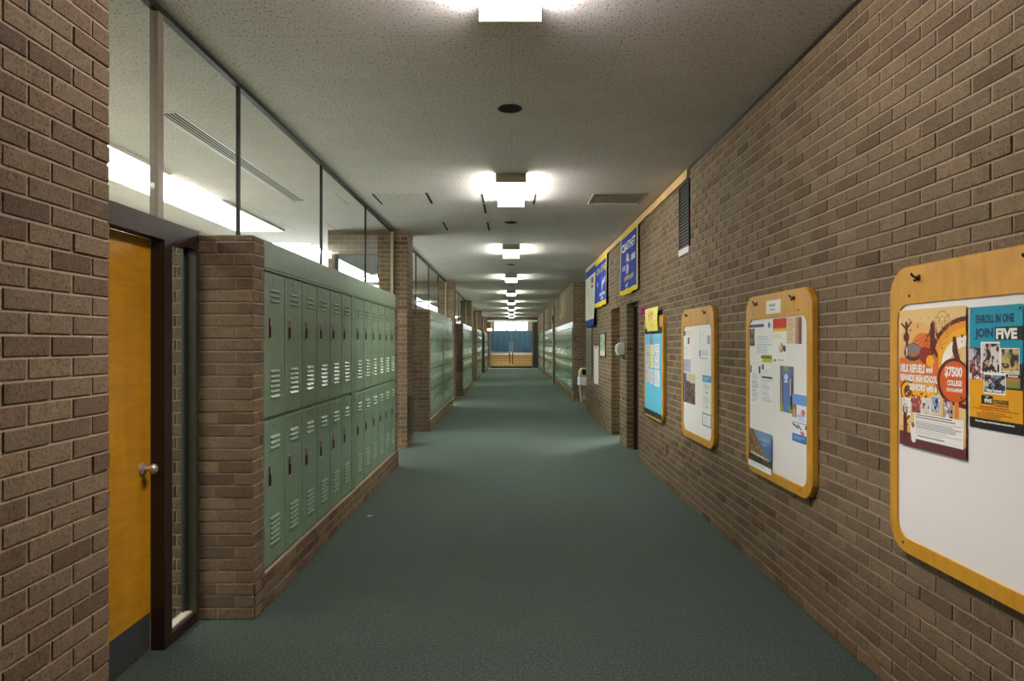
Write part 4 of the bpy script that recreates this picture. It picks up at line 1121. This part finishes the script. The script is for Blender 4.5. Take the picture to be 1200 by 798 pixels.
# clock and small alarm far along the right wall
t = empty('wall_clock', (XF - 0.07, 26.0, 2.38))
obj('case', MB().lathe([(0, 0.14), (0.03, 0.14), (0.04, 0.125), (0.032, 0.12)], (XF - 0.052, 26.0, 2.49), (-1, 0, 0), 20), BLACK, t)
obj('dial', MB().lathe([(0, 0.12), (0.001, 0.12)], (XF - 0.084, 26.0, 2.49), (-1, 0, 0), 20), CREAM, t)
tag(t, 'round dark wall clock on the far right pilaster', 'clock')
o = obj('alarm_light', box(XF - 0.05, XF - 0.006, 21.95, 22.07, 2.33, 2.43), WHITE, bevel=0.005); tag(o, 'tiny white alarm light on the bricks above the far lockers', 'alarm')

o = obj('metal_plate', box(-1.528, -1.515, 9.98, 10.40, 0.20, 0.76), plain('plate_grey', rgb(62, 66, 58), 0.5), bevel=0.003)
tag(o, 'dark grey metal plate low on the side of the first brick column', 'plate')

# ================================================================== TRASH CAN
TAN = plain('can_tan', rgb(186, 176, 146), 0.5); BAG = plain('bin_bag', rgb(226, 228, 232), 0.5)
xa, xb, ya, yb = 1.76, 2.14, 17.42, 17.80
t = empty('trash_can', ((xa + xb) / 2, (ya + yb) / 2, 0))
def sq(i, z): return [(xa + i, ya + i, z), (xb - i, ya + i, z), (xb - i, yb - i, z), (xa + i, yb - i, z)]
obj('bin', MB().loft([sq(0.045, 0.0), sq(0.0, 0.62)], cap0=True, cap1=True), TAN, t, bevel=0.01)
bag = MB()
L = []
for j, (off, z) in enumerate(((-0.012, 0.67), (-0.022, 0.64), (-0.016, 0.55), (-0.024, 0.46))):
    ring = []
    for k in range(32):
        a = k / 32 * 4; s = int(a); f = a - s
        c = [(xa + off, ya + off), (xb - off, ya + off), (xb - off, yb - off), (xa + off, yb - off)]
        p = c[s]; q = c[(s + 1) % 4]; wv = 0.006 * math.sin(k * 2.6 + j)
        ring.append((p[0] + (q[0] - p[0]) * f + wv, p[1] + (q[1] - p[1]) * f + wv, z + 0.012 * math.sin(k * 1.7) * (j == 3)))
    L.append(ring)
obj('bin_bag', bag.loft(L), BAG, t, smooth=True)
hood = []
pr = [(xa, 0.62), (xa, 0.76)] + [(xa + 0.10 - 0.10 * math.cos(q), 0.76 + 0.145 * math.sin(q)) for q in (0.4, 0.8, 1.2, 1.5)] + [(xb - 0.10 + 0.10 * math.cos(q), 0.76 + 0.145 * math.sin(q)) for q in (1.5, 1.2, 0.8, 0.4)] + [(xb, 0.76), (xb, 0.62)]
obj('hood', MB().loft([[(x, y, z) for x, z in pr] for y in (ya, yb)], cap0=True, cap1=True), TAN, t, bevel=0.006)
obj('dark_mouth', box(xa + 0.06, xb - 0.06, ya - 0.006, ya + 0.004, 0.735, 0.865), BLACK, t, bevel=0.02)  # flat black panel stands for the darkness inside the hood opening
obj('sticker', box(xa + 0.08, xa + 0.16, ya + 0.030, ya + 0.036, 0.10, 0.18), WHITE, t)
tag(t, 'tan trash can with hooded lid and white liner in the wall recess', 'trash can')

# ================================================================== CORRIDOR END AND FLOOR BITS
t = empty('handrail', (-0.03, YE + 0.4, 0.12))
RAIL = plain('rail_steel', rgb(170, 160, 138), 0.35, 0.5); PO = plain('rail_post', rgb(70, 44, 30), 0.5)
for x in (-0.12, 0.06):
    obj('post', MB().tube((x, YE + 0.42, 0.2), (x, YE + 0.42, 1.0), 0.03, 8), PO, t)
    m = MB(); pts = [(x, YE + 0.42, 1.0), (x, YE + 1.6, 1.65), (x, YE + 2.2, 1.65), (x, YE + 2.2, ZT)]
    for a, b in zip(pts, pts[1:]): m.tube(a, b, 0.024, 8)
    obj('rail', m, RAIL, t)
obj('cross_bar', MB().tube((-0.12, YE + 2.2, 1.4), (0.06, YE + 2.2, 1.4), 0.02, 8), RAIL, t)
tag(t, 'double metal handrail in the middle of the wooden steps', 'handrail')
for x, wh in ((-0.42, 'left of the window middle'), (0.36, 'right of the window middle')):
    t = empty('window_plant', (x, 59.97, 2.72))
    obj('pot', MB().lathe([(0, 0.07), (0.12, 0.09)], (x, 59.98, 2.70), (0, 0, 1), 10), BLACK, t)
    m = MB()
    for i in range(7):
        a = i * 0.9; m.poly([(x, 59.98, 2.81), (x + 0.10 * math.cos(a), 59.98 + 0.06 * math.sin(a), 2.87), (x + 0.12 * math.cos(a + .3), 59.98 + 0.06 * math.sin(a + .3), 2.84)])
    obj('leaves', m, plain('dark_leaf', rgb(40, 56, 44), 0.6), t)
    tag(t, f'tiny dark potted plant on the far window ledge, {wh}', 'plant')
def scrap(x, y, s, label):
    m = MB().poly([(x - s, y - s * .4, .004), (x + s * .2, y - s * .7, .006), (x + s, y + s * .1, .010), (x + s * .1, y + s * .6, .005), (x - s * .8, y + s * .3, .007)])
    o = obj('paper_scrap', m, plain('scrap_white', rgb(220, 216, 208), 0.7)); tag(o, label, 'scrap')
scrap(-1.252, 5.98, .03, 'small white scrap of paper on the carpet near the lockers')
scrap(-0.585, 3.02, .008, 'tiny white crumb on the carpet, left one of two')
scrap(-0.50, 3.03, .007, 'tiny white crumb on the carpet, right one of two')
scrap(-1.40, 16.9, .07, 'white paper scrap on the carpet at the foot of the second brick column')
